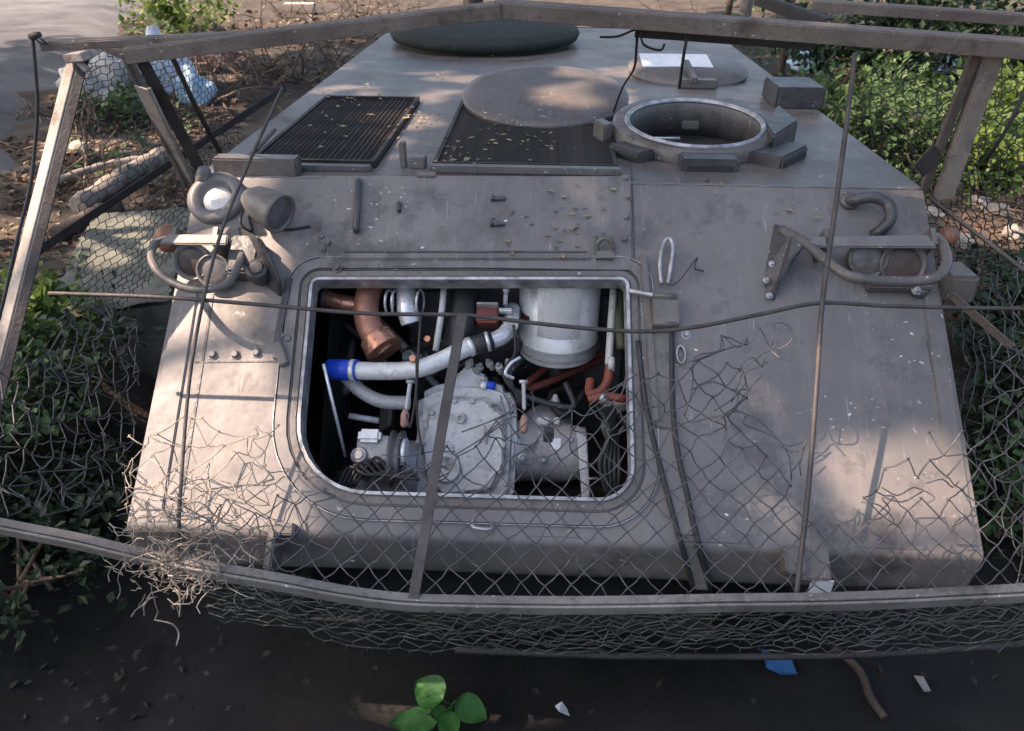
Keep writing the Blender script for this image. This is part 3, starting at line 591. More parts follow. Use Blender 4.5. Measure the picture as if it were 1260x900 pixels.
for q, dv in (((541, 520), (0.012, 0, 0.06)), ((598, 545), (-0.004, 0, 0.075))): EP('case_rib', M_ALU, lambda b: b.box(DQ(*q, GY - 0.03), (0.006, 0, 0), GCN * 0.008, dv), 0.003)
EP('input_housing', M_ALU2, lambda b: b.lathe(DQ(503, 577, GY + 0.06), (-1, 0, 0), [(0.10, -0.04), (0.10, 0.03), (0.08, 0.036), (0.07, 0.09), (0.045, 0.1)], 26))
EP('case_foot', M_ALU2, lambda b: b.box(DQ(470, 612, GY + 0.02), (0.10, 0, 0), (0, 0.08, 0), (0, 0, 0.05)), 0.01)
# drum beside the gearcase
DYc = -0.40; dr = 0.112; dc = D(680, 563, DYc - 0.03); xl = D(633, 560, DYc - 0.1).x; xr = D(722, 560, DYc - 0.1).x
EP('brake_drum', M_ALU2, lambda b: b.lathe((xl, DYc, dc.z), (1, 0, 0), [(dr, 0), (dr, 0.02), (dr - 0.006, 0.024), (dr - 0.004, (xr - xl) * 0.7), (dr - 0.016, (xr - xl) * 0.9), (dr - 0.016, xr - xl), (0.04, xr - xl + 0.01)], 36))
EP('drum_flange', M_ALU, lambda b: b.lathe((xl - 0.012, DYc, dc.z), (1, 0, 0), [(dr + 0.018, 0), (dr + 0.018, 0.01)], 36))
EP('drum_plate', M_ALU, lambda b: b.prism(DP([(709, 532), (722, 540), (726, 614), (716, 616), (712, 560)], DYc - 0.10), (0, 0.05, 0)), 0.004)
EP('drum_dome', M_ALU2, lambda b: b.lathe(D(672, 530, DYc + 0.10), (0.15, -0.35, 1), [(0.105, -0.08), (0.105, 0.0), (0.095, 0.035), (0.07, 0.06), (0.03, 0.07), (0, 0.07)], 30))
for q, hw in ((668, .022), (685, .010)): EP('dome_vent', M_ALU, lambda b: b.box(D(q, 519, DYc + 0.02), (hw, 0, 0), (0, 0.012, 0.006), (0, -0.004, 0.010)), 0.004)
EP('drum_tag', M_STICK, lambda b: b.box(D(684, 546, DYc - dr - 0.008), (0.016, 0, 0), (0, 0.002, -0.001), (0, 0.008, 0.018)))
EP('drum_bracket', M_DKPAINT, lambda b: b.box(D(675, 535, DYc - 0.10), (0.018, 0, 0), (0, 0.02, 0), (0, 0, 0.022)), 0.004)
for x, y in ((702, 541), (643, 563), (668, 566)): bolt(D(x, y, DYc - dr), FWD, 0.010, 0.012, M_BARE, eng)
EP('drum_spigot', M_STEEL, lambda b: b.tube([D(722, 589, DYc - 0.08), D(736, 589, DYc - 0.08)], 0.006, 6))
EP('dome_nipple', M_ALU, lambda b: b.lathe(D(683, 494, DYc + 0.12), (0, -.2, 1), [(0.02, -0.03), (0.02, 0.0), (0.012, 0.012), (0.008, 0.03)], 10))
# pipes
tub = lambda pts, r, n=14, sm=8: (lambda b: b.tube(smooth_path(pts, sm), r, n))
EP('coolant_pipe', hull_paint('white coated pipe', (0.56, 0.55, 0.53), (0.76, 0.75, 0.72), (0.18, 0.16, 0.14), False, 4.0, 0.15, 0.25, 0.5, (3, 1, 1), 0.5, 0.3), tub([E_(436, 456, .10), E_(470, 457, .10), E_(510, 455, .10), E_(540, 445, .11), E_(566, 432, .12), E_(582, 426, .13)], 0.030, 18))
EP('blue_coupling', M_BLUE, lambda b: (b.tube([E_(405, 455, .12), E_(441, 456, .10)], 0.036, 20)))
EP('hose_clamp', M_STEEL, lambda b: b.tube([E_(432, 456, .103), E_(438, 456, .101)], 0.0375, 20))
EP('hose_clamp', M_STEEL, lambda b: b.tube([E_(576, 428, .128), E_(581, 426, .13)], 0.035, 20))
EP('rubber_coupling', M_RUBBER, lambda b: b.tube([E_(578, 427, .13), E_(606, 419, .13)], 0.034, 20))
EP('hose_clamp', M_STEEL, lambda b: b.tube([E_(598, 421, .13), E_(602, 420, .13)], 0.0355, 20))
EP('coolant_elbow', M_STEEL, tub([E_(604, 420, .13), E_(618, 414, .14), E_(628, 400, .17), E_(630, 380, .22)], 0.029, 16))
EP('drain_pipe', M_ALU2, tub([E_(424, 462, .17), E_(445, 482, .17), E_(470, 494, .18), E_(505, 496, .2)], 0.024, 14))
EP('exhaust_elbow', M_COPPER, tub([E_(476, 322, .18), E_(460, 345, .15), E_(451, 372, .135), E_(453, 398, .135), E_(463, 416, .14), E_(475, 430, .16)], 0.044, 20))
def bellows(b):
    P = [E_(461 + t * 1.4, 414 + t * 2.0, 0.142) for t in range(10)]; b.tube(P, [0.05 + (0.009 if k % 2 else 0) + 0.0012 * k for k in range(10)], 22)
EP('exhaust_bellows', M_COPPER2, bellows)
EP('copper_branch', M_COPPER2, lambda b: b.tube(smooth_path([E_(398, 366, .16), E_(420, 372, .16), E_(446, 378, .16)], 5), 0.030, 16))
EP('branch_flange', M_DKPAINT, lambda b: b.tube([E_(396, 366, .16), E_(404, 367, .16)], 0.042, 8))
EP('intake_elbow', M_STEEL, tub([E_(501, 325, .16), E_(500, 355, .14), E_(501, 380, .14), E_(506, 398, .16)], 0.036, 20))
for x in (479, 487, 517):
    EP('clamp_ring', M_STEEL, lambda b: b.tube([E_(x, 372, .15) + Vector((0.006 * math.cos(t * .349), -0.3 * 0.05 * math.sin(t * .349) + 0.045 * math.cos(t * .349), 0.05 * math.sin(t * .349))) for t in range(18)], 0.005, 6, close=True))
EP('dip_rod', M_ALU, lambda b: b.tube([E_(549, 325, .12), E_(544, 380, .12), E_(536, 432, .15)], 0.0115, 8))
EP('hose_black', M_RUBBER, tub([E_(580, 330, .2), E_(572, 360, .18), E_(570, 390, .17), E_(560, 430, .22)], 0.05, 16))
EP('junction_box', M_REDB, lambda b: b.box(E_(600, 388, .16), (0.038, 0, 0), GV * 0.038, GN * 0.03), 0.006)
EP('box_lid', M_ALU2, lambda b: b.box(E_(600, 376, .12), (0.037, 0, 0), GV * 0.004, GN * 0.02), 0.002)
EP('banjo_bolt', M_STEEL, lambda b: (b.lathe(E_(622, 366, .14), GV, [(0.008, -0.03), (0.008, 0.02), (0.013, 0.022), (0.013, 0.034)], 8), b.box(E_(622, 383, .14), (0.022, 0, 0), GV * 0.006, GN * 0.012)))
for q in ((508, 442, .06), (526, 418, .18)): EP('copper_nut', M_COPPER2, lambda b: b.lathe(E_(*q), GN, [(0.012, -0.03), (0.012, 0.01)], 6))
EP('red_hose', M_RED, tub([E_(750, 452, .07), E_(747, 470, .07), E_(738, 482, .08), E_(726, 484, .08), E_(726, 468, .10)], 0.015, 12))
EP('red_hose', M_RED, tub([E_(724, 492, .08), E_(742, 488, .07), E_(762, 490, .07), E_(774, 492, .1)], 0.014, 12))
EP('hose_tee', M_ALU, lambda b: b.lathe(E_(742, 491, .06), GN, [(0.012, -0.03), (0.012, 0.012), (0.007, 0.018)], 8))
EP('hose_nut', M_ALU, lambda b: b.lathe(E_(752, 446, .06), GV, [(0.012, -0.03), (0.012, 0.015)], 8))
EP('tall_tube', M_ALU2, tub([E_(756, 345, .13), E_(752, 400, .11), E_(749, 450, .09)], 0.013, 10))
EP('green_pipe', mat('olive pipe', (0.10, 0.10, 0.06), (0.05, 0.05, 0.03), 0.5), tub([E_(764, 330, .15), E_(762, 380, .16), E_(766, 430, .2)], 0.02, 10))
for (a, c, e) in (((505, 470), (500, 505), (498, 515)), ((644, 470), (645, 505), (645, 522))):
    EP('control_lever', M_ALU2, lambda b: b.box((E_(*a, .08) + E_(*c, .1)) / 2, (0.006, 0, 0), (E_(*a, .08) - E_(*c, .1)) / 2, GN * 0.010), 0.003)
    EP('lever_knob', M_PINK, lambda b: b.lathe(E_(*e, .10), GV, [(0.007, -0.03), (0.013, -0.022), (0.014, 0.012), (0.008, 0.03)], 12))
    EP('lever_pin', M_BARE, lambda b: b.tube([E_(a[0] - 5, a[1], .075), E_(a[0] + 5, a[1], .075)], 0.007, 8))
EP('prop_rod', M_STEEL, lambda b: b.tube([G(398, 448, -0.02), E_(408, 490, .06), E_(425, 562, .2)], 0.0055, 8))
EP('fuel_pump', M_ALU2, lambda b: (b.box(E_(462, 556, .22), (0.055, 0, 0), GV * 0.045, GN * 0.05), b.lathe(E_(443, 562, .18), GN, [(0.03, -0.05), (0.03, 0.02), (0.02, 0.03)], 14), b.box(E_(478, 560, .19), (0.018, 0, 0), GV * 0.03, GN * 0.03)), 0.006)
EP('pump_cap', M_WHITE, lambda b: b.box(E_(456, 538, .17), (0.038, 0, 0), GV * 0.022, GN * 0.03), 0.010)
EP('pulley', M_DKPAINT, lambda b: b.lathe(E_(489, 565, .18), (-1, 0, 0), [(0.095, -0.02), (0.095, -0.01), (0.08, 0.0), (0.095, 0.01), (0.095, 0.02)], 28))
EP('pulley_hub', M_STEEL, lambda b: b.lathe(E_(496, 558, .14), (-1, 0, 0), [(0.05, -0.012), (0.05, 0.0), (0.03, 0.01)], 20))
EP('steel_bar', M_ALU2, lambda b: b.tube([E_(430, 512, .2), E_(466, 518, .2)], 0.011, 8))
for k in range(4): EP('cable', M_RUBBER, lambda b: b.tube(smooth_path([E_(632 + k * 3, 400 + 6 * k, .12), E_(634 + 2 * k, 430, .13 + .01 * k), E_(628 - 3 * k, 462, .12), E_(640 + 4 * k, 500, .16)], 5), 0.005, 6))
for k in range(5): EP('cable', M_RUBBER, lambda b: b.tube(smooth_path([E_(415 + 5 * k, 600, .15), E_(430 + 8 * k, 575 - 3 * k, .14), E_(455 + 7 * k, 585, .12), E_(500 + 4 * k, 570 + 5 * k, .12)], 5), 0.0055, 6))
for k in range(5): EP('cable', M_RUBBER, lambda b: b.tube(smooth_path([E_(735 + 5 * k, 500, .15), E_(750 + 2 * k, 530, .10 + .02 * k), E_(738 + 6 * k, 570, .12), E_(748 + 3 * k, 612, .18)], 5), 0.007, 6))
for k in range(5): EP('valve', M_ALU2, lambda b: b.lathe(E_(578 + 12 * k, 447 + (k % 2) * 5, .2), (R.uniform(-.5, .5), -.3, 1), [(0.010, -0.03), (0.010, -0.012), (0.015, -0.01), (0.015, 0.004), (0.007, 0.006), (0.007, 0.018)], 6, False))
rb = random.Random(17)
for k in range(26):                                             # hoses, unions and brackets deeper in the bay
    x = rb.uniform(392, 765); y = rb.uniform(355, 600); d = rb.uniform(.36, .5); kind = k % 4
    if x > 490 and y > 450 and x < 730: y -= 110
    kind = k % 4; m_e = rb.choice((M_ALU2, M_DKPAINT, M_DKPAINT, M_RUBBER, M_SOOT, M_REDB, M_TRIM))
    if kind < 2: EP('hose', m_e, lambda b: b.tube(smooth_path([E_(x, y, d), E_(x + rb.uniform(-50, 50), y + rb.uniform(-40, 40), d + rb.uniform(-.05, .05)), E_(x + rb.uniform(-80, 80), y + rb.uniform(-60, 60), d), E_(x + rb.uniform(-60, 60), y + rb.uniform(-80, 80), d + .1)], 5), rb.uniform(.008, .018), 8))
    elif kind == 2: EP('union', m_e, lambda b: b.lathe(E_(x, y, d), rvec2(rb), [(.012, -.05), (.02, -.03), (.028, -.028), (.028, .0), (.018, .002), (.018, .03), (.024, .032), (.024, .05)], 10, False))
    else: EP('bracket', m_e, lambda b: (b.box(E_(x, y, d), (rb.uniform(.02, .05), 0, .01), GV * rb.uniform(.02, .05), GN * .012), b.box(E_(x + 6, y, d - .02), (.008, 0, 0), GV * .04, GN * .03)), 0.004)
EP('bleed_pipe', M_STEEL, tub([E_(640, 440, .11), E_(628, 448, .1), E_(622, 460, .1), E_(632, 466, .12)], 0.006, 8))

# ------------------------------------------------------------------ the cage welded round the front
C = thing('protective_cage', 'welded cage of weathered angle iron standing over the vehicle front', 'cage')
def angle(name, m, p0, p1, f1, w1, f2, w2, t=0.006):
    """angle iron: flange 1 spreads along f1 from the heel line, flange 2 along f2"""
    b = MB(); p0 = Vector(p0); p1 = Vector(p1); ax = (p1 - p0); L = ax.length; ax.normalize()
    f1 = Vector(f1); f1 = (f1 - ax * f1.dot(ax)).normalized(); f2 = Vector(f2); f2 = (f2 - ax * f2.dot(ax) - f1 * f2.dot(f1)).normalized()
    mid = (p0 + p1) / 2
    b.box(mid + f1 * w1 / 2, ax * L / 2, f1 * w1 / 2, f2 * t / 2); b.box(mid + f2 * (w2 / 2 + t / 2), ax * L / 2, f1 * t / 2, f2 * w2 / 2)
    return b.build(name, m, C, 0.0015, 1)
T0 = D(48, 54, -0.20); T1 = D(150, 56, -0.17); T2 = D(615, 6, -0.02); T3 = D(1010, 34, -0.12); T4 = D(1330, 58, -0.25)
FWDN = Vector((0, -1, 0.0)); DN = Vector((0, 0.1, -1))
angle('top_rail', M_IRON, T0, D(420, 36, -0.08), DN, 0.022, (0, 1, 0), 0.03)
angle('top_rail', M_IRON, D(150, 62, -0.20), T2, DN, 0.042, (0, 1, 0.1), 0.045)
angle('top_rail', M_IRON, T2 + Vector((-0.02, 0.012, 0.004)), T4, DN, 0.046, (0, 1, 0.1), 0.055)
angle('inner_rail', M_IRON3, D(782, 34, 0.02), D(1005, 50, 0.0), DN, 0.03, (0, 1, 0), 0.04)
angle('inner_rail', M_IRON, D(1000, 2, 0.55), D(1300, 22, 0.4), DN, 0.035, (0, 1, 0), 0.04)
angle('inner_rail', M_IRON3, D(930, -6, 0.6), D(1015, 24, 0.1), DN, 0.035, (1, 0, 0), 0.03)
angle('corner_post', M_IRON, D(1208, 66, -0.16), Vector((W + 0.03, 0.02, ZR - 0.02)), (-1, -0.15, 0), 0.03, (0.5, 0.8, 0), 0.05)
angle('corner_post', M_IRON_LIT, D(1215, 66, -0.165), Vector((W + 0.06, 0.0, ZR - 0.04)), (1, 0.1, 0), 0.055, (0, 1, 0), 0.03)
angle('corner_post', M_IRON, D(152, 66, -0.18), Vector((-W - 0.05, 0.0, ZR - 0.05)), (-1, -0.2, 0), 0.012, (0, 1, 0), 0.05)
angle('corner_post', M_IRON3, D(160, 64, -0.185), Vector((-W + 0.01, -0.02, ZR - 0.01)), (1, 0.1, 0), 0.042, (0, 1, 0), 0.03)
angle('corner_post', M_IRON_LIT, D(182, 110, -0.175), Vector((-W - 0.025, 0.0, ZR - 0.03)), (-1, 0.45, 0), 0.055, (0, 1, 0), 0.01)
# outer left post, sun on its outer face put into paler iron, shade into darker
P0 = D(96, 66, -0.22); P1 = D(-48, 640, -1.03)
angle('front_post', M_IRON_LIT, P0, P1, (-0.8, 0.6, 0.1), 0.05, (0.6, 0.8, 0), 0.012)
angle('front_post', M_IRON3, P0 + Vector((0.004, 0.006, 0)), P1 + Vector((0.004, 0.006, 0)), (1, 0.3, 0), 0.028, (0, 1, 0), 0.03)
PV2 = lambda name, m, fn, bevel=0, seg=2: one(name, m, C, fn, bevel, seg)
PV2('post_tip', M_IRON_LIT, lambda b: (b.box(D(96, 70, -0.23), (0.03, 0, 0.004), (0, 0.03, 0), (-0.004, 0, 0.012)), b.box(D(101, 80, -0.235), (0.016, 0, -0.018), (0, 0.012, 0), (0.006, 0, 0.006))), 0.003)
# rails running back on the left, thin strut
angle('side_rail', M_IRON3, D(28, 328, -0.30), D(352, 112, 1.15), (0, -0.2, 1), 0.032, (-1, 0, 0), 0.03)
PV2('thin_strut', M_IRON3, lambda b: b.tube([D(208, 62, -0.05), D(240, 130, 0.05), D(274, 194, 0.15)], 0.010, 6))
PV2('thin_strut', M_IRON, lambda b: b.tube([D(262, 232, 0.02), D(300, 200, 0.2), D(338, 160, 0.5)], 0.009, 6))
# front rail, bent
rail = [(-70, 636), (0, 653), (90, 671), (170, 690), (260, 708), (340, 722), (420, 737), (500, 747), (600, 750), (700, 751), (800, 750), (900, 748), (1000, 747), (1100, 744), (1180, 740), (1260, 736), (1340, 730)]
rd_ = [0.55 - 0.0 for _ in rail]
def railp(i):
    x, y = rail[i]; t = max(0.0, (330 - x) / 330); return D(x, y, -1.22 + 0.22 * t ** 1.3)
RP = [railp(i) for i in range(len(rail))]
def strip(b, P, up, w_, t_):
    n = len(P); vs = []
    for i in range(n):
        a = P[max(0, i - 1)]; c = P[min(n - 1, i + 1)]; ax = (c - a).normalized(); u = (Vector(up) - ax * Vector(up).dot(ax)).normalized(); s = ax.cross(u)
        for du, ds in ((-1, -1), (1, -1), (1, 1), (-1, 1)): vs.append(P[i] + u * du * w_ / 2 + s * ds * t_ / 2)
    b.add(vs, [(i * 4 + k, i * 4 + (k + 1) % 4, i * 4 + 4 + (k + 1) % 4, i * 4 + 4 + k) for i in range(n - 1) for k in range(4)] + [(0, 1, 2, 3), tuple(4 * (n - 1) + k for k in (3, 2, 1, 0))])
PV2('front_rail', M_RAIL, lambda b: strip(b, smooth_path(RP, 5), (0, -0.25, 1), 0.038, 0.008), 0.0015, 1)
PV2('front_rail_flange', M_RAIL, lambda b: strip(b, [p + Vector((0, 0.018, 0.017)) for p in smooth_path(RP, 5)], (0, 1, 0), 0.026, 0.005))
PV2('lower_rail', M_IRON3, lambda b: b.tube(smooth_path([D(560, 800, -1.13), D(660, 804, -1.13), D(800, 808, -1.13), D(1060, 806, -1.12), D(1300, 790, -1.1)], 6), 0.010, 8))
angle('front_post', M_IRON, T4 + Vector((-0.02, 0, -0.04)), RP[-1] + Vector((-0.02, 0.02, 0)), (1, 0.3, 0), 0.04, (0, 1, 0), 0.03)
# rods on the cage front
NR = lambda pts, h=0.0: smooth_path([N(x, y, h) for x, y in pts], 6)
PV2('cross_rod', M_ROD, lambda b: b.tube(NR([(60, 361), (200, 366), (330, 376), (450, 386), (570, 388), (650, 397), (730, 405), (800, 408), (860, 402), (940, 386), (1010, 373), (1100, 377), (1290, 381)], -0.006), 0.0062, 8))
PV2('upright_rod', M_ROD, lambda b: b.tube(NR([(1052, 66), (1042, 150), (1026, 270), (1012, 372), (1005, 470), (995, 600), (978, 748)], 0.008), 0.0072, 8))
PV2('upright_flat', M_ROD, lambda b: strip(b, [N(569, 388, 0.012), N(545, 520, 0.014), N(524, 650, 0.012), N(507, 746, 0.008)], (1, 0, 0), 0.029, 0.007), 0.001, 1)
PV2('upright_rod', M_ROD, lambda b: b.tube(NR([(348, 108), (322, 165), (290, 240), (268, 300), (246, 390), (232, 480), (222, 610), (218, 700)], 0.006), 0.0052, 7))
PV2('upright_rod', M_IRON3, lambda b: b.tube(NR([(518, 386), (514, 450), (513, 510), (520, 560)], 0.0), 0.0035, 6))
PV2('tie_wire', M_IRON3, lambda b: b.tube(smooth_path([D(846, 42, -0.05), D(841, 70, -0.05), D(836, 108, 0.1)], 4), 0.005, 6))
PV2('tie_wire', M_IRON3, lambda b: b.tube(smooth_path([D(785, 28, -0.02), D(783, 60, 0.1), D(780, 85, 0.3), D(766, 108, 0.6), D(755, 138, 0.8)], 5), 0.0045, 6))
PV2('tie_wire', M_IRON3, lambda b: b.tube(smooth_path([D(738, 46, 0.0), D(760, 45, 0.0), D(785, 37, 0.0), D(792, 55, 0.0), D(812, 62, 0.02), D(818, 54, 0.02)], 5), 0.004, 6))
PV2('tie_wire', M_IRON3, lambda b: b.tube(smooth_path([N(500, 510, 0.01), N(505, 525, .02), N(512, 480, .01), N(512, 440, .0)], 5), 0.003, 6))
# side braces on the right
angle('side_brace', M_IRON, D(1165, 365, -0.35), D(1240, 430, -0.42), (0, -0.3, 1), 0.028, (0, 1, 0), 0.02)
PV2('thin_strut', M_IRON, lambda b: b.tube([D(1148, 248, 0.1), D(1205, 290, -0.05), D(1275, 345, -0.2)], 0.0075, 6))
PV2('thin_strut', M_IRON3, lambda b: b.tube([D(1268, 100, 0.0), D(1235, 165, 0.0), D(1212, 200, 0.0)], 0.007, 6))
PV2('lug_plate', M_IRON3, lambda b: b.box(D(1142, 198, -0.05), (0.022, 0, 0.035), (0, 0.01, 0), (-0.02, 0, 0.02)), 0.004)

# ------------------------------------------------------------------ wire nets: every zigzag wire is one part
def net(root, m, fn, k0, k1, j0, j1, cw, ch, keep, amp, seed, r=0.0021, hexn=0.0, name='strand', dup=0.0):
    rr = random.Random(seed); disp = {}
    def node(c, j):
        if (c, j) not in disp:
            A = amp(c * cw / 2, j * ch / 2)
            disp[(c, j)] = Vector((rr.gauss(0, 1), rr.gauss(0, 1), rr.gauss(0, 1))) * A
        return disp[(c, j)]
    cnt = 0
    for k in range(k0, k1):
        run = []; runs = []
        for j in range(j0, j1 + 1):
            c = k + ((j + k) % 2); u = c * cw / 2; v = j * ch / 2
            sgn = 1 if c > k else -1
            p = fn(u + sgn * 0.0025, v) + node(c, j)
            ok = keep(p, u, v)
            if ok:
                if hexn:
                    run.append(fn(u, v - ch * hexn / 2) + node(c, j)); run.append(fn(u, v + ch * hexn / 2) + node(c, j))
                else:
                    q = fn(u - sgn * 0.004, v - ch * 0.05) + node(c, j); q2 = fn(u - sgn * 0.004, v + ch * 0.05) + node(c, j)
                    off = NN * (0.0022 if j % 2 else -0.0022)
                    if run: run.append((run[-1] + q) / 2 + NN * 0.004 * math.sin(k * 3 + j) + Vector((0, 0, -0.0035 + 0.003 * math.sin(k * 1.7 + j * 2.1))))
                    run += [q + off, p, q2 - off]
            else:
                if len(run) > 2: runs.append(run)
                run = []
        if len(run) > 2: runs.append(run)
        if runs:
            for rn in runs:
                b = MB(); b.tube(rn, r, 5, True, True); b.build(name, m, root, fix=False); cnt += 1
    return cnt
def nf(u, v):
    sag = 0.03 * noise.noise(Vector((u * 1.3, v * 1.6, 3))) + 0.05 * math.sin(max(0, min(1, v / 0.7)) * 3.14)
    return NB + Vector((u, 0, 0)) + NV * v + NN * (-sag) + Vector((0.012 * noise.noise(Vector((u * 3, v * 3, 9))), 0, 0.012 * noise.noise(Vector((u * 3, v * 3, 5)))))
TOPB = [(-200, 560), (150, 575), (200, 600), (330, 610), (380, 596), (450, 590), (490, 566), (540, 545), (575, 540), (605, 500), (635, 474), (665, 490), (700, 505), (738, 482), (775, 462), (820, 448), (850, 425), (900, 420), (915, 430), (925, 540), (965, 555), (990, 575), (1000, 630), (1050, 655), (1060, 590), (1110, 560), (1140, 530), (1200, 520), (1215, 430), (1260, 400), (1400, 380)]
def topb(x):
    for (a, c), (d, e) in zip(TOPB, TOPB[1:]):
        if a <= x <= d: return c + (e - c) * (x - a) / (d - a)
    return 600
def raily(x):
    for (a, c), (d, e) in zip(rail, rail[1:]):
        if a <= x <= d: return c + (e - c) * (x - a) / (d - a)
    return 740
fnet = thing('chain_link_net', 'torn diamond wire net stretched over the lower front of the vehicle', 'wire net')
net(fnet, M_WIRE, nf, -33, 57, -3, 27, 0.076, 0.075,
    lambda p, u, v: (lambda q: q[1] > topb(q[0]) + 10 * noise.noise(Vector((u * 7, v * 7, 0))) and q[1] < raily(q[0]) + 4 and q[0] > 205 and not (1085 < q[0] < 1150 and 590 < q[1] < 612))(pix(p)),
    lambda u, v: 0.0035 + (0.006 if v > 0.34 else 0) + (0.009 if u < -0.62 else 0), 5)
# torn ends above the net
def loose(root, m, pts, r=0.0021, h=0.0, name='torn_wire'):
    b = MB(); P = smooth_path([N(x, y, h + 0.01 * math.sin(i * 2.3)) for i, (x, y) in enumerate(pts)], 3); b.tube(P, r, 5); b.build(name, m, root, fix=False)
for pts in ([(842, 512), (852, 478), (855, 440), (885, 432), (890, 414), (918, 425), (918, 415)], [(835, 450), (870, 438), (900, 428), (925, 420), (935, 404), (950, 430), (973, 421), (972, 403), (954, 398), (950, 425)],
            [(855, 445), (890, 430), (887, 412), (908, 428), (920, 416)], [(850, 480), (878, 470), (905, 480), (915, 455), (935, 438), (948, 432), (960, 442)], [(878, 506), (900, 492), (918, 470), (912, 450), (926, 440), (938, 452), (940, 436)],
            [(900, 495), (910, 480), (920, 478), (916, 460), (932, 452), (945, 446)], [(880, 520), (905, 500), (915, 490), (925, 475), (938, 462)], [(895, 515), (908, 495), (906, 480), (914, 492), (902, 506)],
            [(905, 505), (930, 515), (950, 532), (966, 548), (985, 545), (993, 535), (989, 550), (975, 556), (958, 548)], [(918, 512), (915, 522), (935, 530), (955, 540), (970, 560), (974, 590)],
            [(975, 580), (985, 565), (990, 550), (984, 572), (986, 585)], [(842, 512), (850, 520), (870, 515), (895, 510), (908, 505)],
            [(568, 532), (600, 520), (628, 508), (636, 512), (615, 520), (590, 545)], [(560, 560), (580, 548), (600, 535), (622, 520)], [(470, 560), (500, 562), (530, 556), (550, 556), (560, 556)],
            [(628, 485), (634, 500), (628, 510)], [(616, 487), (626, 520), (640, 540)], [(725, 500), (740, 485), (760, 475), (785, 460)], [(705, 505), (720, 512), (745, 500), (765, 485), (770, 462)], [(740, 520), (752, 530), (770, 512), (790, 500)],
            [(500, 575), (520, 580), (536, 572), (552, 578)], [(480, 590), (510, 575), (530, 590), (552, 582)], [(1050, 625), (1075, 640), (1095, 628), (1085, 612), (1110, 618), (1135, 605)], [(1060, 618), (1082, 622), (1100, 640), (1090, 650)],
            [(1085, 600), (1105, 610), (1125, 600), (1150, 612), (1140, 620)], [(1140, 595), (1160, 590), (1172, 600), (1180, 592)]):
    loose(fnet, M_WIRE, pts)

# net bunched below the rail: two slack layers
bunch = thing('bunched_net', 'slack wire net bunched in layers beneath the bent front rail', 'wire net')
for s_, (a_, c_) in enumerate(((0.0, 0.0), (0.013, 0.05))):
    def bf(u, v, a_=a_, c_=c_, s_=s_):
        base = Vector((u + a_, -1.20, 0))
        x, y = 0, 0
        rp = RP[0]
        for i in range(len(RP) - 1):
            if RP[i].x <= u <= RP[i + 1].x:
                f = (u - RP[i].x) / (RP[i + 1].x - RP[i].x); rp = RP[i].lerp(RP[i + 1], f); break
        else: rp = RP[-1] if u > 0 else RP[0]
        sag = 0.05 * noise.noise(Vector((u * 2.1, s_ * 3.3, 1)))
        return Vector((u + a_, rp.y + 0.012 - v * 0.10 + c_ * 0.4 + 0.03 * noise.noise(Vector((u * 4, v * 6, s_ * 7))), rp.z - 0.012 + v * 0.95 + sag * (-v) * 4 + 0.025 * noise.noise(Vector((u * 5, v * 5, s_ * 9 + 3)))))
    net(bunch, M_WIRE3, bf, -32, 46, -9 + s_, 0, 0.060, 0.050, lambda p, u, v: pix(p)[0] > 150 and pix(p)[1] < 812 + 5 * math.sin(u * 9), lambda u, v: 0.0055, 20 + s_, 0.0019, 0.3)

# pale tangle on the left corner: short snarled wires
snarl = thing('wire_tangle', 'pale snarl of broken net wire caught on the left end of the front rail', 'wire')
b = MB(); rr = random.Random(3)
def squig(b, p, L, n, r, pull=Vector((0, 0, 0))):
    d = Vector((rr.gauss(0, 1), rr.gauss(0, .6), rr.gauss(0, .8))).normalized(); P = [p]
    for k in range(n):
        d = (d + Vector((rr.gauss(0, .55), rr.gauss(0, .35), rr.gauss(0, .55))) + pull).normalized(); P.append(P[-1] + d * L / n)
    b.tube(P, r, 4, True, False)
for _ in range(190):
    x = rr.gauss(222, 48); y = rr.gauss(662, 38)
    if x < 148: continue
    squig(b, N(x, y, rr.uniform(-0.05, 0.05)), rr.uniform(0.05, 0.13), 6, 0.0012)
for _ in range(70): squig(b, N(rr.gauss(225, 28), rr.gauss(704, 9), rr.uniform(-0.02, 0.06)), rr.uniform(0.04, 0.09), 5, 0.0014)
for _ in range(12): squig(b, N(rr.gauss(222, 18), rr.gauss(722, 12), rr.uniform(0, 0.06)), rr.uniform(0.05, 0.12), 5, 0.002, Vector((0, 0, -.2)))
tag(b.build('snarled_wire', M_WIRE_LIT, snarl, fix=False), kind='stuff')
for pts in ([(255, 652), (232, 651), (238, 664), (218, 672)], [(205, 650), (235, 655), (240, 668), (262, 655), (288, 660), (300, 678), (318, 690)], [(265, 670), (288, 690), (296, 705), (310, 695)], [(200, 628), (225, 640), (258, 633), (275, 642), (300, 660)], [(190, 763), (212, 768), (220, 780), (217, 795)],
            [(215, 628), (245, 618), (270, 640), (292, 648)], [(160, 690), (190, 680), (215, 690), (232, 672)], [(165, 615), (190, 640), (184, 660), (205, 668)], [(240, 690), (262, 680), (275, 698), (285, 688)], [(150, 618), (170, 606), (200, 612), (230, 614)]):
    loose(snarl, M_WIRE_LIT, pts, 0.0023, 0.02, 'bent_wire')

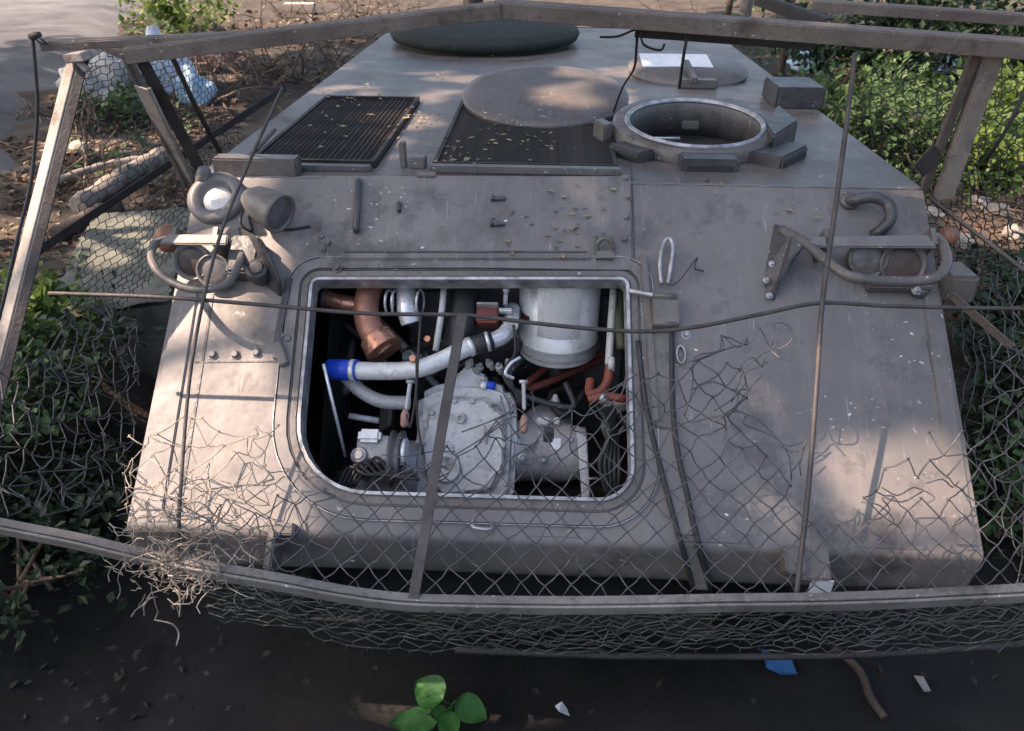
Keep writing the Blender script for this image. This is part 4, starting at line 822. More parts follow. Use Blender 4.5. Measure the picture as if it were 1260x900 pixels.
# draped net across the left part of the plate
ld = thing('draped_net', 'matted wire net lying against the left edge of the sloping front plate', 'wire net')
net(ld, M_WIRE_LIT, lambda u, v: nf(u, v) - NN * 0.05 + Vector((0.03 * noise.noise(Vector((u * 6, v * 6, 1))), 0.03 * noise.noise(Vector((u * 6, v * 6, 4))), 0.02 * noise.noise(Vector((u * 5, v * 7, 8))))), -36, -8, -2, 18, 0.075, 0.07,
    lambda p, u, v: (lambda q: 150 < q[0] < 345 and (500 + 0.45 * max(0, 240 - q[0]) + 30 * noise.noise(Vector((u * 6, v * 3, 1)))) < q[1] < 650)(pix(p)), lambda u, v: 0.013, 31, 0.0017)
# side nets: left drape below the rail line, hexagonal wire behind the left posts, right side net
sn = thing('side_net', 'rusty pale net hanging in the dark gap left of the vehicle', 'wire net')
net(sn, M_WIRE, lambda u, v: Vector((-1.42 - 0.16 * math.sin(v * 2.4) + 0.05 * noise.noise(Vector((u * 2, v * 2, 2))), -1.05 + u, 0.95 + v + 0.05 * noise.noise(Vector((u * 2, v * 2, 6))))), 0, 62, 0, 24, 0.064, 0.062,
    lambda p, u, v: (lambda q: q[0] < 172 and 400 + 90 * noise.noise(Vector((u * 2, v * 2, 0))) < q[1] < 640)(pix(p)), lambda u, v: 0.014, 41, 0.0021)
rn = thing('side_net', 'sagging diamond wire net hanging in the gap right of the vehicle', 'wire net')
net(rn, M_WIRE, lambda u, v: Vector((1.40 + 0.10 * math.sin(v * 2.4) + 0.05 * noise.noise(Vector((u * 2, v * 2, 2))), -1.15 + u, 0.98 + v + 0.05 * noise.noise(Vector((u * 2, v * 2, 6))))), 0, 40, 0, 26, 0.085, 0.085,
    lambda p, u, v: (lambda q: q[0] > 1168 and 330 < q[1] < 738)(pix(p)), lambda u, v: 0.010, 43, 0.0021)
hx = thing('chicken_wire', 'hexagonal wire netting stretched between the iron posts at upper left', 'wire net')
net(hx, M_IRON3, lambda u, v: Vector((-1.72 + 0.05 * noise.noise(Vector((u * 2, v * 2, 2))), -0.2 + u, 1.28 + v * 0.95 + 0.02 * noise.noise(Vector((u * 3, v * 3, 6))))), 0, 60, 0, 38, 0.062, 0.055,
    lambda p, u, v: (lambda q: 95 < q[0] < 400 and 66 < q[1] < 375)(pix(p)), lambda u, v: 0.0025, 47, 0.0018, 0.45)
rx = thing('chicken_wire', 'loose dark wire netting hanging before the green plants at upper right', 'wire net')
net(rx, M_IRON3, lambda u, v: Vector((1.62 + 0.06 * noise.noise(Vector((u * 2, v * 2, 2))), -0.35 + u, 1.15 + v * 0.95 + 0.03 * noise.noise(Vector((u * 3, v * 3, 6))))), 0, 44, 0, 32, 0.085, 0.075,
    lambda p, u, v: (lambda q: q[0] > 1020 and 70 < q[1] < 335)(pix(p)), lambda u, v: 0.006, 53, 0.0024, 0.3)

# black cable tied to the left end of the top rail
cab = MB(); cab.tube(smooth_path([D(40, 46, -0.22), D(43, 80, -0.23), D(46, 130, -0.25), D(42, 190, -0.3), D(36, 235, -0.36), D(20, 300, -0.45), D(2, 380, -0.6), D(-20, 470, -0.7)], 6), 0.0055, 8)
cable = cab.build('cable', M_RUBBER); tag(cable, 'black cable hanging from the left tip of the top rail', 'cable')
one('cable_knot', M_RUBBER, cable, lambda b: (b.lathe(D(43, 44, -0.225), (1, 0, 0.2), [(0.008, -0.018), (0.011, 0), (0.008, 0.018)], 10), b.tube(smooth_path([D(38, 44, -0.22), D(48, 52, -0.23), D(58, 54, -0.22), D(50, 48, -0.21)], 4), 0.003, 5)))

# ------------------------------------------------------------------ plants, litter and rubbish round about
def leaf_mat(name, c1, c2, tr=0.35, rough=0.5, scale=3.0):
    m = mat(name, c1, c2, rough, 0, scale, 0, spec=0.3)
    n = m.node_tree.nodes; l = m.node_tree.links; b = n['Principled BSDF']; t = n.new('ShaderNodeBsdfTranslucent'); x = n.new('ShaderNodeMixShader'); x.inputs[0].default_value = tr
    l.new(b.inputs['Base Color'].links[0].from_socket, t.inputs['Color']); l.new(b.outputs[0], x.inputs[1]); l.new(t.outputs[0], x.inputs[2]); l.new(x.outputs[0], n['Material Output'].inputs['Surface'])
    return m
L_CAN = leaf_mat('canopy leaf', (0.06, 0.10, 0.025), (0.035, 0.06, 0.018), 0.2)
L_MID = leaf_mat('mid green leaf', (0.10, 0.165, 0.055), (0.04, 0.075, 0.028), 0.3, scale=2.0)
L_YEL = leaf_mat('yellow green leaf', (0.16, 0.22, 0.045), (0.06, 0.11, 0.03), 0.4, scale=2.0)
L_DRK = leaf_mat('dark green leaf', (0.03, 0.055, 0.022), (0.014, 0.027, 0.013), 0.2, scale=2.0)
L_BRN = leaf_mat('dead leaf', (0.15, 0.095, 0.063), (0.06, 0.04, 0.03), 0.1, 0.8, 7.0)
L_PAL = leaf_mat('dry pale leaf', (0.36, 0.29, 0.19), (0.19, 0.14, 0.09), 0.1, 0.8, 7.0)
L_BRT = leaf_mat('fresh green leaf', (0.06, 0.19, 0.045), (0.03, 0.10, 0.022), 0.3, 0.45, 22.0)
L_GRS = leaf_mat('grass blade', (0.14, 0.20, 0.05), (0.06, 0.10, 0.03), 0.3)
M_BARK = mat('bark', (0.11, 0.085, 0.065), (0.05, 0.038, 0.03), 0.9, 0, 7, 0.9, 22)
M_MOSS = mat('mossy bark', (0.12, 0.115, 0.045), (0.06, 0.055, 0.028), 0.9, 0, 5, 0.8, 22)
M_TWIG = mat('dry twig', (0.26, 0.19, 0.13), (0.12, 0.085, 0.06), 0.85, 0, 12, 0.4)
def leaf(b, p, d, up, L, wd):
    d = d.normalized(); s = d.cross(up); s = s.normalized() if s.length > 1e-4 else d.orthogonal().normalized(); u = s.cross(d)
    b.add([p, p + d * L * 0.45 + s * wd + u * wd * 0.25, p + d * L, p + d * L * 0.45 - s * wd + u * wd * 0.25], [(0, 1, 2), (0, 2, 3)])
def rvec(r): return Vector((r.gauss(0, 1), r.gauss(0, 1), r.gauss(0, 1))).normalized()
def shrub(c, rx, ry, rz, n, L, lm, label, name='shrub', group=None, seed=1, stems=7, cat='shrub', wd=0.32):
    r = random.Random(seed); c = Vector(c); o = thing(name, label, cat, group); st = MB(); lf = MB()
    tips = []
    for k in range(stems):
        a = r.uniform(0, 6.283); q = math.sqrt(r.random()); e = c + Vector((math.cos(a) * rx * q, math.sin(a) * ry * q, rz * r.uniform(0.55, 1.0)))
        P = smooth_path([c + Vector((r.uniform(-.1, .1), r.uniform(-.1, .1), -0.05)), c.lerp(e, 0.5) + Vector((r.uniform(-.1, .1), r.uniform(-.1, .1), 0.08 * rz)), e], 4); st.tube(P, [0.011 * (1 - 0.75 * i / (len(P) - 1)) for i in range(len(P))], 5); tips.append(P)
    cl = [(c + Vector((math.cos(a) * rx * q, math.sin(a) * ry * q, rz * h))) for a, q, h in [(r.uniform(0, 6.283), math.sqrt(r.random()), r.uniform(0.2, 1)) for _ in range(max(5, n // 28))]]
    for _ in range(n):
        if r.random() < 0.55: q = r.choice(cl) + rvec(r) * r.uniform(0, 0.22) * (rx + rz)
        else: P = r.choice(tips); q = r.choice(P[3:]) + rvec(r) * r.uniform(0.01, 0.18) * rx
        d = rvec(r) + Vector((0, 0, 0.2)); leaf(lf, q, d, Vector((0, 0, 1)) + rvec(r) * 0.5, L * r.uniform(0.6, 1.25), L * wd * r.uniform(0.7, 1.2))
    st.build('stem', M_TWIG, o, fix=False); lf.build('foliage', lm, o, fix=False); return o
def gz(x, y): return ground_z(x, y)
def at(px, py, z=0.6):
    p = Zp(px, py, z)
    for _ in range(4): p = Zp(px, py, gz(p.x, p.y))
    return p
# ground litter and cover: nobody could count these
def scatter(name, m, label, cat, n, spots, L, wd, seed, lift=0.01, up=0.35):
    r = random.Random(seed); b = MB(); k = 0
    while k < n:
        px0, px1, py0, py1 = r.choice(spots); q = at(r.uniform(px0, px1), r.uniform(py0, py1))
        if abs(q.x) < 1.5 and -0.2 < q.y < 3.9 or q.y > 40: k += 1; continue
        if noise.noise(Vector((q.x * 1.7, q.y * 1.7, seed))) + r.uniform(-.25, .35) < 0: k += 1; continue
        d = Vector((r.gauss(0, 1), r.gauss(0, 1), r.uniform(-0.1, up))); sc = 0.6 + 0.08 * max(0, q.y)
        leaf(b, q + Vector((0, 0, lift * r.uniform(0.3, 2.5))), d, Vector((r.gauss(0, .4), r.gauss(0, .4), 1)), L * sc * r.uniform(0.6, 1.4), wd * sc * r.uniform(0.6, 1.4)); k += 1
    return tag(b.build(name, m, None, fix=False), label, cat, kind='stuff')
LEFT = [(70, 420, 60, 330), (150, 480, 0, 60), (0, 110, 170, 400), (60, 300, 120, 260)]
scatter('leaf_litter', L_BRN, 'brown dead leaves strewn over the bank left of the vehicle', 'leaf litter', 5200, LEFT, 0.075, 0.028, 61)
scatter('dry_leaves', L_PAL, 'pale dry leaves and stalks scattered on the left bank', 'leaf litter', 2200, LEFT, 0.085, 0.014, 62)
scatter('weeds', L_MID, 'small green weeds sprouting through the litter on the left bank', 'weeds', 1500, [(80, 260, 100, 230), (0, 120, 330, 450), (150, 260, 20, 60)], 0.075, 0.026, 63, 0.05, 0.9)
RIGHT = [(1000, 1260, 60, 250), (1090, 1260, 90, 240), (880, 1260, 0, 110)]
scatter('ground_cover', L_MID, 'low green leafy ground cover on the bank right of the vehicle', 'ground cover', 5200, RIGHT, 0.075, 0.03, 64, 0.07, 0.9)
scatter('bright_cover', L_YEL, 'yellow green creeping leaves in the sunny patch at right', 'ground cover', 2600, [(1110, 1260, 100, 240), (1180, 1260, 90, 260)], 0.075, 0.034, 65, 0.10, 0.9)
scatter('leaf_litter', L_BRN, 'brown dead leaves on the pale soil right of the vehicle', 'leaf litter', 2200, [(1120, 1260, 220, 420), (990, 1260, 20, 200)], 0.06, 0.024, 66)
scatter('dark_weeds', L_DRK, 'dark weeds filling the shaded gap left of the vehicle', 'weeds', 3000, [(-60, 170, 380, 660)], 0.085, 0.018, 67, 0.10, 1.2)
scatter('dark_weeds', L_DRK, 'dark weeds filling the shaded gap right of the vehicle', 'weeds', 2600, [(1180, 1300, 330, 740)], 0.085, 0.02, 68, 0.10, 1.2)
# shrubs
for k, (px, py, rx, rz, n, L, lm, lab) in enumerate((
    (1060, 190, 0.75, 0.75, 1100, 0.10, L_MID, 'grey green shrub close behind the right roof edge'),
    (1150, 205, 0.7, 0.6, 1100, 0.10, L_MID, 'rounded green shrub left of the right iron post'),
    (1225, 235, 0.6, 0.55, 1000, 0.10, L_YEL, 'yellow green shrub right of the right iron post'),
    (1275, 190, 0.8, 0.8, 1100, 0.11, L_YEL, 'bright sunlit shrub at the right picture edge'),
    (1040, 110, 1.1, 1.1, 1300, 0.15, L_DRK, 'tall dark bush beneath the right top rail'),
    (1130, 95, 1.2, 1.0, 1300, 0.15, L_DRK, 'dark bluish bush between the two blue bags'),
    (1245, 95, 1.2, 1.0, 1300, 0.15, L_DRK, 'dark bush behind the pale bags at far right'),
    (1245, 520, 0.35, 0.5, 1300, 0.06, L_DRK, 'dark shrub in the right gap behind the sagging net'),
    (1240, 640, 0.30, 0.4, 1100, 0.055, L_MID, 'small green shrub low in the right gap'),
    (1235, 430, 0.40, 0.5, 1300, 0.06, L_DRK, 'dark shrub below the diagonal right brace'),
    (70, 520, 0.45, 0.4, 800, 0.06, L_DRK, 'dark shrub in the left gap behind the hanging net'),
    (-5, 560, 0.4, 0.35, 700, 0.055, L_MID, 'green shrub at the left picture edge beside the front post'),
    (40, 425, 0.35, 0.28, 700, 0.08, L_YEL, 'light green weed clump at the foot of the left front post'),
    (85, 640, 0.30, 0.3, 1100, 0.055, L_DRK, 'dark bush above the left end of the front rail'),
    (30, 720, 0.45, 0.35, 800, 0.055, L_DRK, 'dark bush beneath the left end of the front rail'),
    (140, 150, 0.5, 0.35, 500, 0.10, L_MID, 'low weed clump on the litter bank behind the left posts'),
    (225, 42, 1.0, 0.7, 600, 0.16, L_YEL, 'ivy like shrub above the left top rail'))):
    shrub(at(px, py), rx, rx, rz, n, L, lm, lab, 'shrub', 'shrubs and bushes around the vehicle', 100 + k)

# seedling in the dark foreground
def seedling():
    o = thing('seedling', 'bright green broad leaved seedling on the dark ground in front', 'plant')
    base = at(548, 915, 0.0); top = base + Vector((0, 0, 0.30))
    def on(px, py, dz): return Zp(px, py, base.z + dz)
    c = on(556, 868, 0.20)
    st = MB(); st.tube(smooth_path([base, base.lerp(c, .5) + Vector((.01, 0, 0)), c], 5), 0.005, 6); st.build('stem', L_BRT, o, fix=False)
    for (ax, ay, az), (bx, by, bz), wd in (((545, 862, .22), (510, 838, .26), 0.062), ((560, 862, .21), (600, 885, .17), 0.050), ((553, 872, .2), (552, 915, .10), 0.040), ((540, 885, .12), (478, 890, .14), 0.045), ((548, 880, .16), (530, 878, .2), 0.03)):
        p0 = on(ax, ay, az); p1 = on(bx, by, bz); d = p1 - p0; L = d.length; d.normalize(); s = d.cross(Vector((0, -0.45, 0.9))).normalized(); u = s.cross(d); b = MB(); vs = []; n = 9
        for i in range(n + 1):
            t = i / n; w_ = wd * math.sin(math.pi * min(1, t ** 0.75)) ** 0.8 * (1 if i not in (0, n) else 0.05); m0 = p0 + d * L * t - u * 0.02 * t * t
            vs += [m0 - s * w_ + u * 0.012, m0 - s * w_ * .5 + u * .004, m0, m0 + s * w_ * .5 + u * .004, m0 + s * w_ + u * 0.012]
        b.add(vs, [(i * 5 + k, i * 5 + k + 1, i * 5 + 6 + k, i * 5 + 5 + k) for i in range(n) for k in range(4)], True)
        b.build('leaf', L_BRT, o, fix=False)
        st = MB(); st.tube([c, p0, p0.lerp(p1, 0.15)], 0.0028, 5); st.build('leaf_stalk', L_BRT, o, fix=False)
seedling()
# rubbish
M_BAG = mat('white plastic sheet', (0.72, 0.74, 0.78), (0.5, 0.54, 0.6), 0.4, 0, 5, 0.6, 14)
M_BAGB = mat('blue white plastic', (0.5, 0.62, 0.72), (0.22, 0.42, 0.55), 0.4, 0, 6, 0.6, 14)
M_BLUEP = mat('blue plastic scrap', (0.06, 0.19, 0.42), (0.04, 0.12, 0.28), 0.4, 0, 12, 0.4, 30)
def lump(name, c, sx, sy, sz, m, label, cat, seed, rough=0.5, group=None):
    bm = bmesh.new(); bmesh.ops.create_icosphere(bm, subdivisions=4, radius=1)
    for v in bm.verts:
        p = v.co.copy(); k = 1 + rough * noise.noise(p * 1.6 + Vector((seed, 0, 0))) + rough * .55 * abs(noise.noise(p * 4.2 + Vector((0, seed, 0)))) - rough * .25 * abs(noise.noise(p * 9 + Vector((0, seed, 3))))
        v.co = Vector((p.x * sx * k, p.y * sy * k, max(-0.35, p.z) * sz * k))
    me = bpy.data.meshes.new(name); bm.to_mesh(me); bm.free(); me.materials.append(m)
    for p in me.polygons: p.use_smooth = True
    o = bpy.data.objects.new(name, me); COL.objects.link(o); o.location = c; o.rotation_euler.z = seed * 1.3; return tag(o, label, cat, group)
lump('plastic_bag', at(205, 108), 0.42, 0.3, 0.55, M_BAG, 'bright white plastic sack right of the dark left corner post', 'bag', 1)
lump('plastic_bag', at(128, 118), 0.62, 0.4, 0.42, mat('grey white sack', (0.45, 0.43, 0.4), (0.3, 0.28, 0.26), 0.6, 0, 5, 0.6, 14), 'greyish sack slumped between the two left posts', 'bag', 2)
lump('plastic_bag', at(240, 122), 0.22, 0.25, 0.34, M_BAGB, 'pale blue plastic bag beside the white sack', 'bag', 3)
lump('plastic_bag', at(990, 84), 0.26, 0.22, 0.2, M_BAGB, 'crumpled blue and white bag behind the roof box', 'bag', 4)
lump('plastic_bag', at(1172, 90), 0.2, 0.2, 0.22, M_BAGB, 'small pale blue bag left of the right iron post top', 'bag', 5)
lump('plastic_bag', at(1216, 92), 0.2, 0.2, 0.2, M_BAG, 'small greyish white bag right of the right iron post top', 'bag', 6)
lump('stone', at(97, 184), 0.085, 0.08, 0.075, mat('pale stone', (0.5, 0.46, 0.36), (0.36, 0.32, 0.24), 0.9), 'pale round stone on the littered left bank', 'stone', 7, 0.15)
rs = random.Random(5)
for k in range(9):
    px, py = ((1180, 300), (1225, 262), (1245, 290), (1150, 262), (1205, 250), (1250, 325), (1140, 218), (1098, 178), (1165, 235))[k]
    lump('stone', at(px, py), rs.uniform(.06, .12), rs.uniform(.05, .1), rs.uniform(.04, .07), mat('grey stone', (0.3, 0.27, 0.24), (0.18, 0.16, 0.14), 0.9), ('grey stone just above the right cross rod beside the gap', 'grey stone by the thin diagonal strut on the right bank', 'grey stone right of the thin diagonal strut near the picture edge', 'grey stone close beside the right orange fitting', 'grey stone below the yellow green shrub on the right bank',
         'lowest grey stone at the right picture edge', 'grey stone at the foot of the right iron post', 'small grey stone among leaves by the right roof edge', 'grey stone between the right post foot and the yellow green shrub')[k], 'stone', 20 + k, 0.35, 'stones on the right bank')
# scraps in front
def scrap(name, px, py, m, label, pts, seed):
    r = random.Random(seed); c = at(px, py, 0); b = MB(); n = len(pts); vs = [c + Vector((x, y, 0.078 + r.uniform(0, .03))) for x, y in pts]; b.add(vs + [v - Vector((0, 0, .003)) for v in vs], [tuple(range(n)), tuple(reversed(range(n, 2 * n)))] + [(i, n + i, n + (i + 1) % n, (i + 1) % n) for i in range(n)])
    return tag(b.build(name, m), label, 'litter')
scrap('plastic_scrap', 953, 833, M_BLUEP, 'torn blue plastic scrap on the dark ground at front right', [(-.05, .07), (-.02, .03), (.05, .02), (.06, -.05), (-.01, -.06), (-.055, -.03)], 1)
scrap('paper_scrap', 690, 891, M_STICK, 'tiny white paper scrap at the bottom edge of the dark ground', [(-.025, .0), (.0, .02), (.02, .01), (.03, -.02), (-.01, -.02)], 2)
scrap('paper_scrap', 1127, 860, mat('grey paper', (0.3, 0.29, 0.27)), 'dull grey paper scrap near the stick at front right', [(-.015, .04), (.015, .03), (.02, -.03), (-.01, -.04)], 3)
b = MB(); p0 = at(1020, 812, 0); p1 = at(1082, 900, 0)
b.tube(smooth_path([p0 + Vector((0, 0, .08)), p0.lerp(p1, .4) + Vector((.02, 0, .10)), p0.lerp(p1, .75) + Vector((-.005, 0, .09)), p1 + Vector((0, 0, .08))], 5), 0.016, 7); tag(b.build('stick', M_BARK), 'mossy stick lying on the dark ground at front right', 'stick')
# logs, planks and bricks on the left bank
def log(px0, py0, px1, py1, r, m, label, dz=0.05, name='log', cat='log'):
    a = at(px0, py0); c = at(px1, py1); b = MB(); P = smooth_path([a + Vector((0, 0, dz)), a.lerp(c, .35) + Vector((.03, 0, dz + .03)), a.lerp(c, .7) + Vector((-.02, .03, dz + .01)), c + Vector((0, 0, dz))], 6)
    b.tube(P, [r * (1 + 0.12 * math.sin(i * 1.7)) for i in range(len(P))], 10); return tag(b.build(name, m), label, cat)
M_GREYW = mat('weathered grey wood', (0.30, 0.26, 0.225), (0.15, 0.13, 0.11), 0.9, 0, 8, 0.7, 30)
log(98, 262, 208, 196, 0.075, M_GREYW, 'weathered grey log lying left of the left corner post')
log(70, 300, 150, 262, 0.06, M_BARK, 'dark short log in front of the weathered grey log')
log(66, 244, 180, 212, 0.03, M_GREYW, 'thin grey branch behind the weathered log', 0.12, 'branch', 'branch')
for k in range(16):
    px = R.uniform(62, 130); py = R.uniform(170, 240); a = at(px, py); b = MB(); d = rvec(R); d.z = abs(d.z) * 0.4; L = R.uniform(.25, .6)
    P = [a]
    for i in range(6): d = (d + rvec(R) * 0.45).normalized(); P.append(P[-1] + d * L / 6 + Vector((0, 0, 0.012)))
    b.tube(P, [0.012 * (1 - .1 * i) for i in range(7)], 5); tag(b.build('twig', M_TWIG), 'crooked dry twig in the tangle beside the left front post', 'twig', 'twigs in the tangle by the left front post')
M_BRICK = mat('pink brick', (0.36, 0.2, 0.15), (0.24, 0.13, 0.10), 0.9, 0, 10, 0.4, 40)
for k, (px, py) in enumerate(((232, 80), (250, 72), (268, 84), (285, 74), (246, 92), (300, 88))):
    c = at(px, py); o = one('loose_brick', M_BRICK, None, lambda b: b.box((0, 0, 0), (0.17, 0, 0), (0, 0.09, 0), (0, 0, 0.07)), 0.012); o.location = c + Vector((0, 0, 0.06 + 0.02 * (k % 3))); o.rotation_euler = (R.uniform(-.2, .2), R.uniform(-.2, .2), R.uniform(0, 3)); tag(o, ('leftmost pinkish brick of the heap behind the white sack', 'second pinkish brick from the left, top of the heap', 'pinkish brick in the middle of the heap behind the sack', 'upper right pinkish brick of the heap behind the sack', 'lowest pinkish brick of the heap, nearest the blue bag', 'rightmost pinkish brick of the heap behind the sack')[k], 'brick', 'bricks heaped behind the white sack')
o = one('pale_block', mat('pale block', (0.62, 0.52, 0.44), (0.45, 0.36, 0.3), 0.9), None, lambda b: b.box((0, 0, 0), (0.34, 0, 0), (0, 0.14, 0), (0, 0, 0.10)), 0.015); o.location = at(370, 16) + Vector((0, 0, 0.1)); o.rotation_euler.z = 0.1; tag(o, 'pale block lying in the litter above the left top rail', 'block')
# green ground sheet under netting
def gsheet():
    TL, TR, BR, BL = (Zp(x, y, 0.76) for x, y in ((116, 264), (236, 256), (208, 366), (52, 388))); n = 50; b = MB(); vs = []
    for j in range(n + 1):
        for i in range(n + 1):
            p = TL.lerp(TR, i / n).lerp(BL.lerp(BR, i / n), j / n); e = 0.03 * noise.noise(Vector((i * .9, j * .9, 3))) if i in (0, n) or j in (0, n) else 0
            vs.append((p.x + e, p.y + e, p.z + 0.02 * noise.noise(Vector((p.x * 3, p.y * 3, 0))) + 0.02 * abs(noise.noise(Vector((p.x * 9, p.y * 4, 5)))) - (0.03 if j == n else 0)))
    b.add(vs, [(j * (n + 1) + i, j * (n + 1) + i + 1, (j + 1) * (n + 1) + i + 1, (j + 1) * (n + 1) + i) for j in range(n) for i in range(n)], True)
    b.prism([TL + Vector((0, 0, -.05)), TR + Vector((0, 0, -.05)), BR + Vector((0, 0.02, -.05)), BL + Vector((0, 0.02, -.05))], (0, 0, -0.5))
    tag(b.build('concrete_slab', mat('grey green slab', (0.16, 0.165, 0.135), (0.07, 0.073, 0.06), 0.85, 0, 4, 0.8, 40, 9)), 'flat grey green slab beside the vehicle left of the lamp guard', 'slab')
gsheet()
# plank and post things behind, upper right
for k, (px, py, h, r) in enumerate(((912, 40, 1.6, 0.13), (958, 92, 1.0, 0.06), (893, 30, 1.4, 0.07))):
    c = at(px, py); b = MB(); b.tube(smooth_path([c - Vector((0, 0, .1)), c + Vector((.03, 0, h * .5)), c + Vector((-.02, .05, h))], 5), r, 9)
    tag(b.build('wooden_post', (M_GREYW, M_BARK, M_BARK)[k]), ('pale thick post behind the right top rail', 'dark stump just right of the open round lid', 'thin dark post beside the pale thick post')[k], 'post')

# ------------------------------------------------------------------ trees whose crowns shade the place
def shadow(p): return (p.x - SUN.x * p.z / SUN.z, p.y - SUN.y * p.z / SUN.z)
GAPS = []
def gap(P, r, k=1.0): GAPS.append((*shadow(P), r, k))
for px, py, r, k in ((262, 470, .15, 1), (300, 520, .17, 1), (300, 585, .16, 1), (215, 450, .12, .8), (195, 540, .15, .85), (185, 610, .13, .8), (245, 570, .10, .8), (330, 455, .07, .8), (230, 400, .09, .7), (258, 640, .12, .9),
                     (1160, 640, .13, 1), (1095, 640, .12, 1), (1185, 605, .07, .9), (1120, 600, .07, .8), (965, 505, .07, .7), (990, 560, .06, .6), (905, 580, .04, .5), (215, 690, .12, 1),
                     (700, 240, .04, .7), (725, 215, .04, .7)): gap(G(px, py), r, k)
for px, py, r, k in ((250, 225, .10, 1), (265, 250, .12, 1), (235, 270, .10, 1), (300, 205, .08, .9)): gap(G(px, py, .05), r, k)
for px, py, r, k in ((745, 120, .12, 1), (765, 90, .13, 1), (715, 140, .10, 1), (530, 118, .10, 1), (515, 150, .09, 1), (495, 180, .08, .9), (560, 95, .12, .9), (430, 112, .14, .9), (455, 155, .13, .9), (480, 150, .08, .9), (410, 80, .2, .8), (500, 90, .16, .7), (850, 75, .16, .6)): gap(Rf(px, py), r, k)
for px, py, r in ((1215, 140, .7), (1180, 185, .5), (1240, 190, .6), (1110, 140, .5), (1230, 280, .3), (1130, 170, .3), (100, 180, .3), (205, 90, .6), (130, 100, .4), (150, 300, .25), (180, 330, .2), (250, 100, .5), (60, 420, .2), (230, 170, .25), (280, 140, .3), (330, 60, .5), (370, 20, .6), (150, 220, .2)): gap(at(px, py), r, 1)
for x, y, yy, r in ((70, 130, -.3, .06), (45, 230, -.42, .08), (25, 320, -.55, .07),): gap(D(x, y, yy), r, 1)
for f in (.05, .16, .28, .4): gap(P0.lerp(P1, f) + Vector((-.02, -.02, 0)), .085, 1)
for x, y, r in ((225, 695, .07), (190, 640, .08)): gap(N(x, y, .02), r, 1)
def crown_leaves(rng, n, zone, size, seed, dens=1.0, thin=False):
    lf = []
    for _ in range(n):
        (cx, cy, cz, rx, ry, rz) = zone
        v = rvec(rng) * rng.random() ** (1 / 3); p = Vector((cx + v.x * rx, cy + v.y * ry, cz + v.z * rz)); s = shadow(p)
        if thin and noise.noise(Vector((s[0] * .9, s[1] * .9, seed))) > 0.12: continue
        cut = False
        for gx, gy, gr, gk in GAPS:
            d = math.hypot(s[0] - gx, s[1] - gy)
            if d < gr + size * (0.38 if gk > .85 else 0.22) and rng.random() < gk: cut = True; break
        if not cut: lf.append(p)
    return lf
def tree(x, y, h, crowns, r, label, seed, lm=L_CAN, name='tree', bark=M_BARK, lean=(0, 0)):
    rng = random.Random(seed); o = thing(name, label, 'tree', 'trees around the vehicle'); base = Vector((x, y, gz(x, y) - 0.1)); top = base + Vector((lean[0], lean[1], h)); tr = MB()
    P = smooth_path([base, base.lerp(top, .35) + Vector((.15, -.1, 0)), base.lerp(top, .7) + Vector((-.1, .12, 0)), top], 6); tr.tube(P, [r * (1.25 if i == 0 else 1 - 0.6 * i / (len(P) - 1)) for i in range(len(P))], 10)
    lf = MB()
    for (zone, n, size, thin) in crowns:
        c = Vector(zone[:3])
        for k in range(7):
            v = rvec(rng); e = c + Vector((v.x * zone[3] * .8, v.y * zone[4] * .8, v.z * zone[5] * .7)); s0 = P[rng.randint(len(P) // 2, len(P) - 1)]
            Q = smooth_path([s0, s0.lerp(e, .5) + Vector((0, 0, .35)), e], 5); tr.tube(Q, [r * .32 * (1 - .8 * i / (len(Q) - 1)) for i in range(len(Q))], 6)
        for p in crown_leaves(rng, n, zone, size, seed, 1, thin):
            d = rvec(rng); L_ = size * rng.uniform(.8, 1.3); leaf(lf, p - d * L_ / 2, d, rvec(rng), L_, size * .42)
    tr.build('trunk', bark, o, fix=False); lf.build('crown', lm, o, fix=False)
tree(-8.6, -2.2, 8.5, [((-6.2, -0.6, 9.6, 4.3, 4.6, 2.0), 15000, 0.26, False)], 0.22, 'broad shade tree standing left of the vehicle out of view', 71)
tree(-9.5, 5.5, 8.0, [((-9.0, 7.0, 9.5, 6.5, 5.5, 2.2), 7500, 0.42, False)], 0.24, 'shade tree on the left beyond the littered bank', 72)
tree(-1.5, 13.5, 8.0, [((-1.0, 12.0, 9.5, 6.5, 5.0, 2.3), 6500, 0.45, True)], 0.2, 'shade tree behind the vehicle beyond the top rail', 73)
tree(8.5, 11.0, 8.0, [((5.5, 9.5, 9.5, 5.5, 5.0, 2.3), 5500, 0.45, True)], 0.22, 'shade tree behind the shrubs at right', 74)
tree(-3.9, 2.2, 3.0, [((-4.9, 1.2, 5.2, 1.5, 1.6, 1.0), 900, 0.2, True)], 0.09, 'mossy leaning sapling at the left picture edge', 75, L_MID, 'tree', M_MOSS, (-0.9, -0.6))

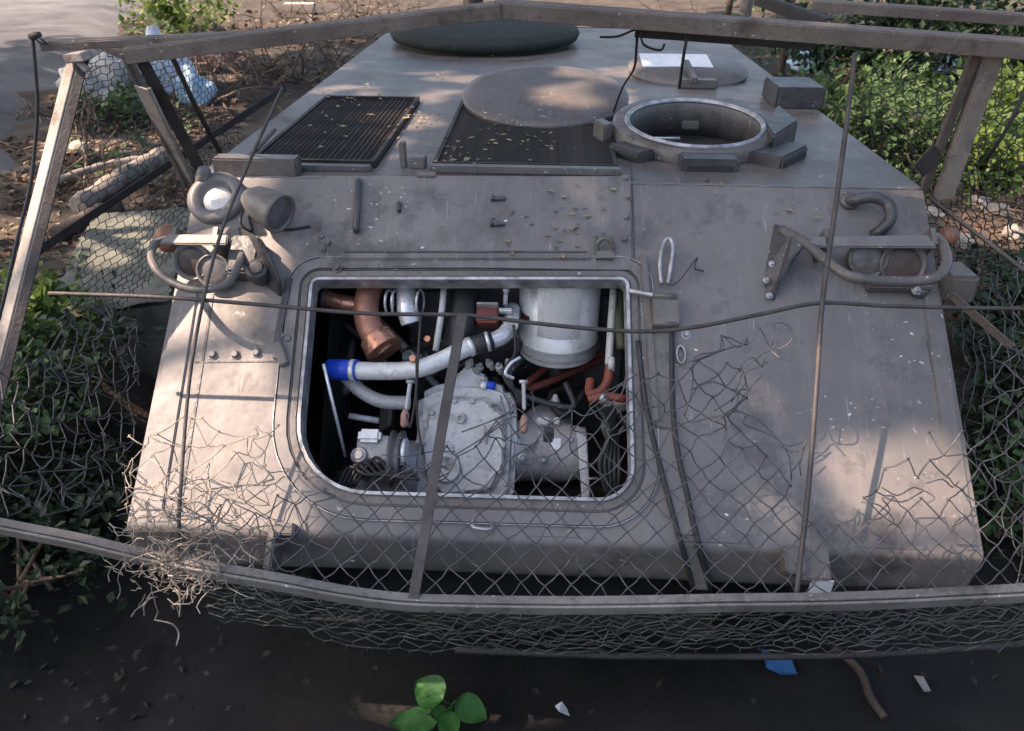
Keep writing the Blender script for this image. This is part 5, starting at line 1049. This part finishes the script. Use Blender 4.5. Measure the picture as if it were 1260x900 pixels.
# leaf scraps lying on the vehicle
r_ = random.Random(9); b = MB()
for cx, cy, sx, sy, n, pl in ((640, 175, 45, 9, 34, 1), (520, 148, 14, 10, 30, 1), (600, 95, 60, 14, 20, 1), (600, 160, 40, 20, 16, 1), (420, 150, 50, 25, 30, 1), (700, 270, 40, 25, 40, 0), (950, 250, 80, 40, 14, 0), (440, 120, 30, 8, 30, 1), (560, 190, 30, 6, 30, 1)):
    for _ in range(n):
        x = r_.gauss(cx, sx); y = r_.gauss(cy, sy); q = Rf(x, y, 0.026) if pl else G(x, y, 0.012)
        if pl and q.y < 0.05: continue
        leaf(b, q, Vector((r_.gauss(0, 1), r_.gauss(0, 1), r_.uniform(-.05, .15))), Vector((r_.gauss(0, .3), r_.gauss(0, .3), 1)), r_.uniform(.012, .04), r_.uniform(.004, .011))
tag(b.build('leaf_scraps', L_PAL, None, fix=False), 'pale leaf scraps scattered over the vehicle roof and grilles', 'leaf litter', kind='stuff')

def brush(px, py, n, spread, h, m, label, seed, name='dead_branches'):
    r = random.Random(seed); c = at(px, py); b = MB()
    for _ in range(n):
        p = c + Vector((r.gauss(0, spread), r.gauss(0, spread), 0)); p.z = gz(p.x, p.y); d = Vector((r.gauss(0, .7), r.gauss(0, .7), r.uniform(.1, .9))).normalized(); P = [p]; L = h * r.uniform(.5, 1.3)
        for i in range(6): d = (d + rvec(r) * 0.3).normalized(); P.append(P[-1] + d * L / 6)
        b.tube(P, [0.014 * (1 - .13 * i) for i in range(7)], 4, False)
        for _k in range(3):
            q = P[r.randint(2, 5)]; e = q + rvec(r) * L * .3; b.tube([q, q.lerp(e, .5) + rvec(r) * .03, e], [.006, .005, .003], 3, False)
    return tag(b.build(name, m, None, fix=False), label, 'branches', kind='stuff')
brush(372, 100, 46, 0.5, 1.0, M_BARK, 'dark tangle of dead branches beside the rear left of the roof', 1)
brush(300, 95, 40, 0.6, 0.7, M_TWIG, 'dry brushwood heaped behind the left side rail', 2)
brush(110, 150, 40, 0.5, 0.5, M_TWIG, 'dry sticks heaped on the littered left bank', 3)
brush(1060, 60, 40, 1.0, 1.5, M_BARK, 'dark leafless branches behind the right top rail', 4)
brush(940, 60, 30, 0.8, 1.2, M_BARK, 'dark branches rising behind the open driver lid', 5)
brush(1190, 240, 36, 0.5, 0.5, M_BARK, 'dark twigs on the soil at the foot of the right post', 6)
brush(450, 20, 40, 1.2, 0.9, M_BARK, 'dark branches beyond the rear of the vehicle', 7)
scatter('floor_litter', mat('dark dead leaf', (0.05, 0.04, 0.032), (0.02, 0.017, 0.014), 0.9, 0, 9), 'dark rotten leaves on the mud in front of the vehicle', 'leaf litter', 260, [(-20, 1280, 790, 930), (0, 300, 720, 900), (900, 1260, 780, 900)], 0.06, 0.02, 81, 0.06, 0.4)
